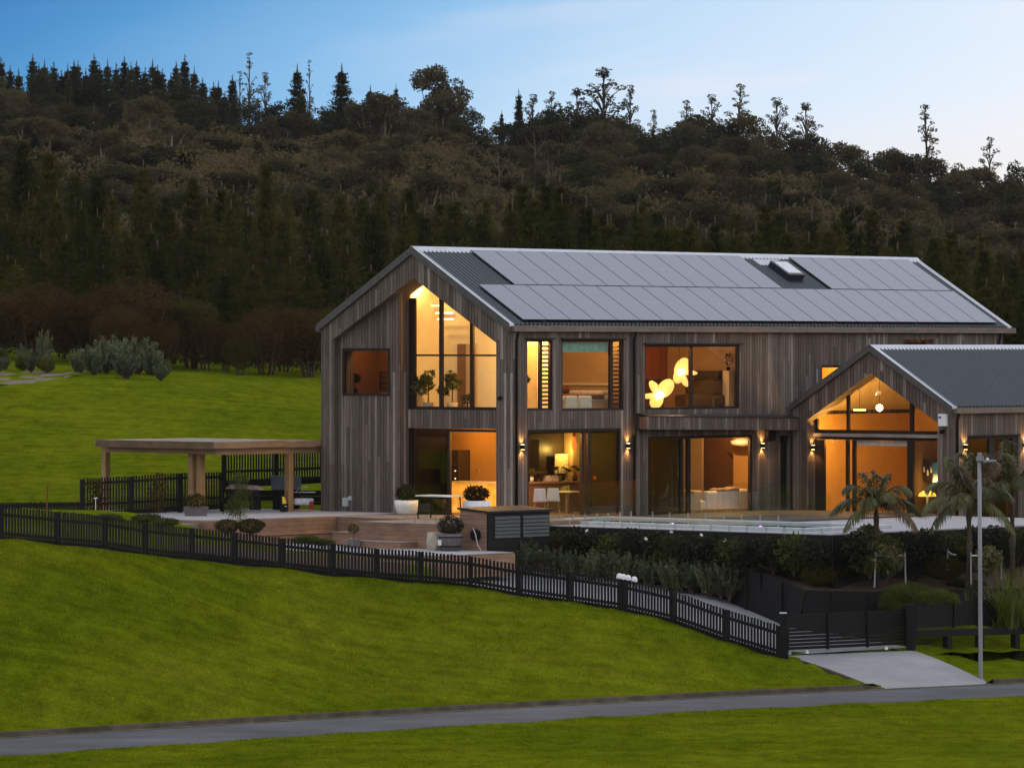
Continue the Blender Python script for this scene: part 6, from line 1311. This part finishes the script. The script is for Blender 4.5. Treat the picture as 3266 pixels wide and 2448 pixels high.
# things stored under the pergola
t=hthing('wheeled_barbecue','black wheeled barbecue under a crumpled cloth cover beneath the pergola','barbecue',-2.0,10.0,.0,R(-48))
m=MB(); m.box(-.55,.55,-.25,.25,.45,.75); m.build('body',M['black'],t,bevel=.05); m=MB(); m.hexa([(-.5,-.3,.75),(.7,-.3,.7),(.7,.3,.7),(-.5,.3,.75)],[(-.45,-.26,.88),(.55,-.2,.82),(.55,.2,.84),(-.45,.26,.9)]); m.build('cloth_cover',plain('mauve_cloth',(.30,.25,.27),.9,0,.1,.4,5),t,bevel=.04)
for x_ in (-.4,.4):
    m=MB(); m.bar((x_,0,.45),(x_,0,.05),.06,.4); m.build('leg',M['black'],t)
m=MB(); m.lathe([(.13,-.03),(.13,.03)],16); wo=m.build('wheel',M['black'],t); wo.rotation_euler=(R(90),0,0); wo.location=(-.52,-.3,.2); m=MB(); m.lathe([(.06,-.035),(.08,-.035),(.08,.035),(.06,.035)],16); ri=m.build('rim',M['L_lime'],wo)
t=hthing('pressure_washer','yellow and black pressure washer standing by the front pergola post','pressure washer',-1.75,8.35,.0,R(-48)); m=MB(); m.box(-.13,.13,-.11,.11,.02,.30); m.build('base',M['black'],t,bevel=.03); m=MB(); m.hexa([(-.05,-.13,.28),(.09,-.13,.28),(.09,.0,.28),(-.05,.0,.28)],[(-.06,-.1,.52),(.02,-.1,.5),(.02,.0,.5),(-.06,.0,.52)]); m.build('body',plain('yellow_plastic',(.75,.47,.02),.4),t,bevel=.02); m=MB(); m.tube([(-.1,.06,.28),(-.1,.06,.68),(.1,.06,.68),(.1,.06,.28)],[.015]*4,6); m.build('handle',M['black'],t); m=MB(); m.lathe([(.0,-.01),(.03,-.01),(.03,.01),(0,.01)],10,(.06,-.12,.2)); m.build('gauge',M['white'],t)
t=hthing('spa_cover','blue grey folded panel standing behind the stored things by the house','panel',.3,10.2,.35,R(-48)); m=MB(); m.box(-.55,.45,-.05,.05,.3,.78); m.build('panel',plain('blue_grey_panel',(.09,.115,.14),.6),t,bevel=.02); m=MB(); m.box(-.5,.4,-.04,.04,-.35,.3); m.build('frame',M['black'],t)
t=hthing('garden_bench','white and red covered bench beside the pressure washer','bench',-.6,8.75,.0,R(-48)); m=MB(); m.box(-.2,.45,-.2,.2,.2,.42); m.build('seat',plain('white_cover',(.5,.5,.55),.9,0,.1,.3,6),t,bevel=.06); m=MB(); m.box(.3,.46,-.21,.0,.05,.34); m.build('red_cloth',plain('red_cloth',(.25,.03,.03),.9),t,bevel=.03); m=MB(); m.box(-.2,.45,-.2,.2,.0,.06); m.build('base',M['pine'],t); m=MB(); m.tube([(-.3,.1,.62),(.5,.1,.62)],[.015]*2,5); m.tube([(-.15,.1,.62),(.0,.1,.78),(.25,.1,.8)],[.012]*3,5); m.build('rail',M['steel'],t)
# small tree beside the terrace, planting along the front fence
p=at(765,1668,151.5); t=thing('slender_tree','feathery young tree in front of the terrace under the pergola edge','tree',p); rng=np.random.default_rng(8); L=[]
for k in range(30):
    f=rng.uniform(.12,1); a=rng.uniform(0,6.28); q=.42*(1.1-f)**.5*rng.uniform(.3,1); P=shell(rng,70,(.2,.2,.2),(np.cos(a)*q,np.sin(a)*q,f*1.45),.2); L.append(leaves(P,.085,rng,updir=np.array([0,0,.5]),aspect=.25))
qmesh('crown',L,M['L_cover'],t); m=MB(); m.tube([(0,0,-.35),(.02,0,.5),(0,0,1.4)],[.025,.018,.006],6)
for k in range(6): a=k; m.tube([(0,0,.1+.05*k),(.25*math.cos(a),.25*math.sin(a),.25+.05*k)],[.01,.004],4)
m.build('trunk',M['paletrunk'],t)
for u,v,d,s_,k,lab in ((725,1688,149,.7,0,'dark rounded shrub at the foot of the feathery young tree, left'),(800,1690,149,.75,0,'dark rounded shrub at the foot of the feathery young tree, right'),(980,1722,147,.75,1,'low green plants above the fence below the retaining wall'),(1030,1728,147,.6,1,'low green plants right of the others below the retaining wall'),(345,1655,148,.8,1,'long grass tuft behind the fence below the pergola left post'),(470,1655,148,.8,1,'long grass tuft behind the fence in the middle below the pergola'),(530,1665,147.5,.7,1,'long grass tuft left of the sleeper edging')):
    put((md[0],md[1])[k],US,at(u,v+12,d),lab,None,(s_,s_,s_*(1 if k==0 else 1.3)))
# climbers and stakes near the left fence
for u,vb,vt,d,lab in ((312,1640,1530,154,'brown leafed climber beside the left pergola post'),(505,1632,1508,156,'brown leafed climber in front of the fence between the pergola posts')):
    b=at(u,vb,d); h=(vb-vt)/F*d; t=thing('climber',lab,'climbing plant',b); rng=np.random.default_rng(int(u)); P=np.c_[rng.normal(0,.16,420),rng.normal(0,.12,420),rng.uniform(0,h,420)]; qmesh('foliage',[leaves(P,.10,rng,aspect=.5)],M['L_brown'],t); m=MB(); m.tube([(0,0,-.1),(.03,0,h*.5),(0,0,h)],[.015]*3,5); m.build('stem',M['trunk'],t)
p=at(305,1640,153.5); t=thing('sprinkler','white garden sprinkler stand in front of the left fence','sprinkler',p); m=MB(); m.tube([(0,0,-.1),(0,0,.5)],[.012]*2,5); m.build('stem',M['white'],t); m=MB(); m.tube([(-.06,0,.5),(.06,0,.52)],[.02]*2,6); m.build('head',M['white'],t)

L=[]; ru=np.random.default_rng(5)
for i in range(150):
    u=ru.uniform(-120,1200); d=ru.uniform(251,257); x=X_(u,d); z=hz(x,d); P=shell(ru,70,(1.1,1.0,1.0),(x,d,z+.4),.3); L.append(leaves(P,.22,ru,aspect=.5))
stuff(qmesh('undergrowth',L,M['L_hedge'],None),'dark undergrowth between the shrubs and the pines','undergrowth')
fr_u=[560,700,850,1000,1150,1300]
sheet2('planting_bed',[gat(u,fdm(u)+.35) for u in fr_u],[gat(u,fdm(u)+2.6) for u in fr_u],M['soil'],.07,40,5)
# ------------------------------------------------------------------ the evening air
m=MB(); m.box(-330,330,-70,910,-12,75); hzo=m.build('haze',M['white']); hm=bpy.data.materials.new('haze'); hm.use_nodes=True; hn=hm.node_tree; hn.nodes.remove(hn.nodes['Principled BSDF'])
pv=hn.nodes.new('ShaderNodeVolumePrincipled'); pv.inputs['Density'].default_value=.000032; pv.inputs['Color'].default_value=(.80,.80,.85,1); hn.links.new(pv.outputs[0],hn.nodes['Material Output'].inputs['Volume'])
hzo.data.materials.clear(); hzo.data.materials.append(hm); hzo['kind']='stuff'; sc.cycles.volume_bounces=0
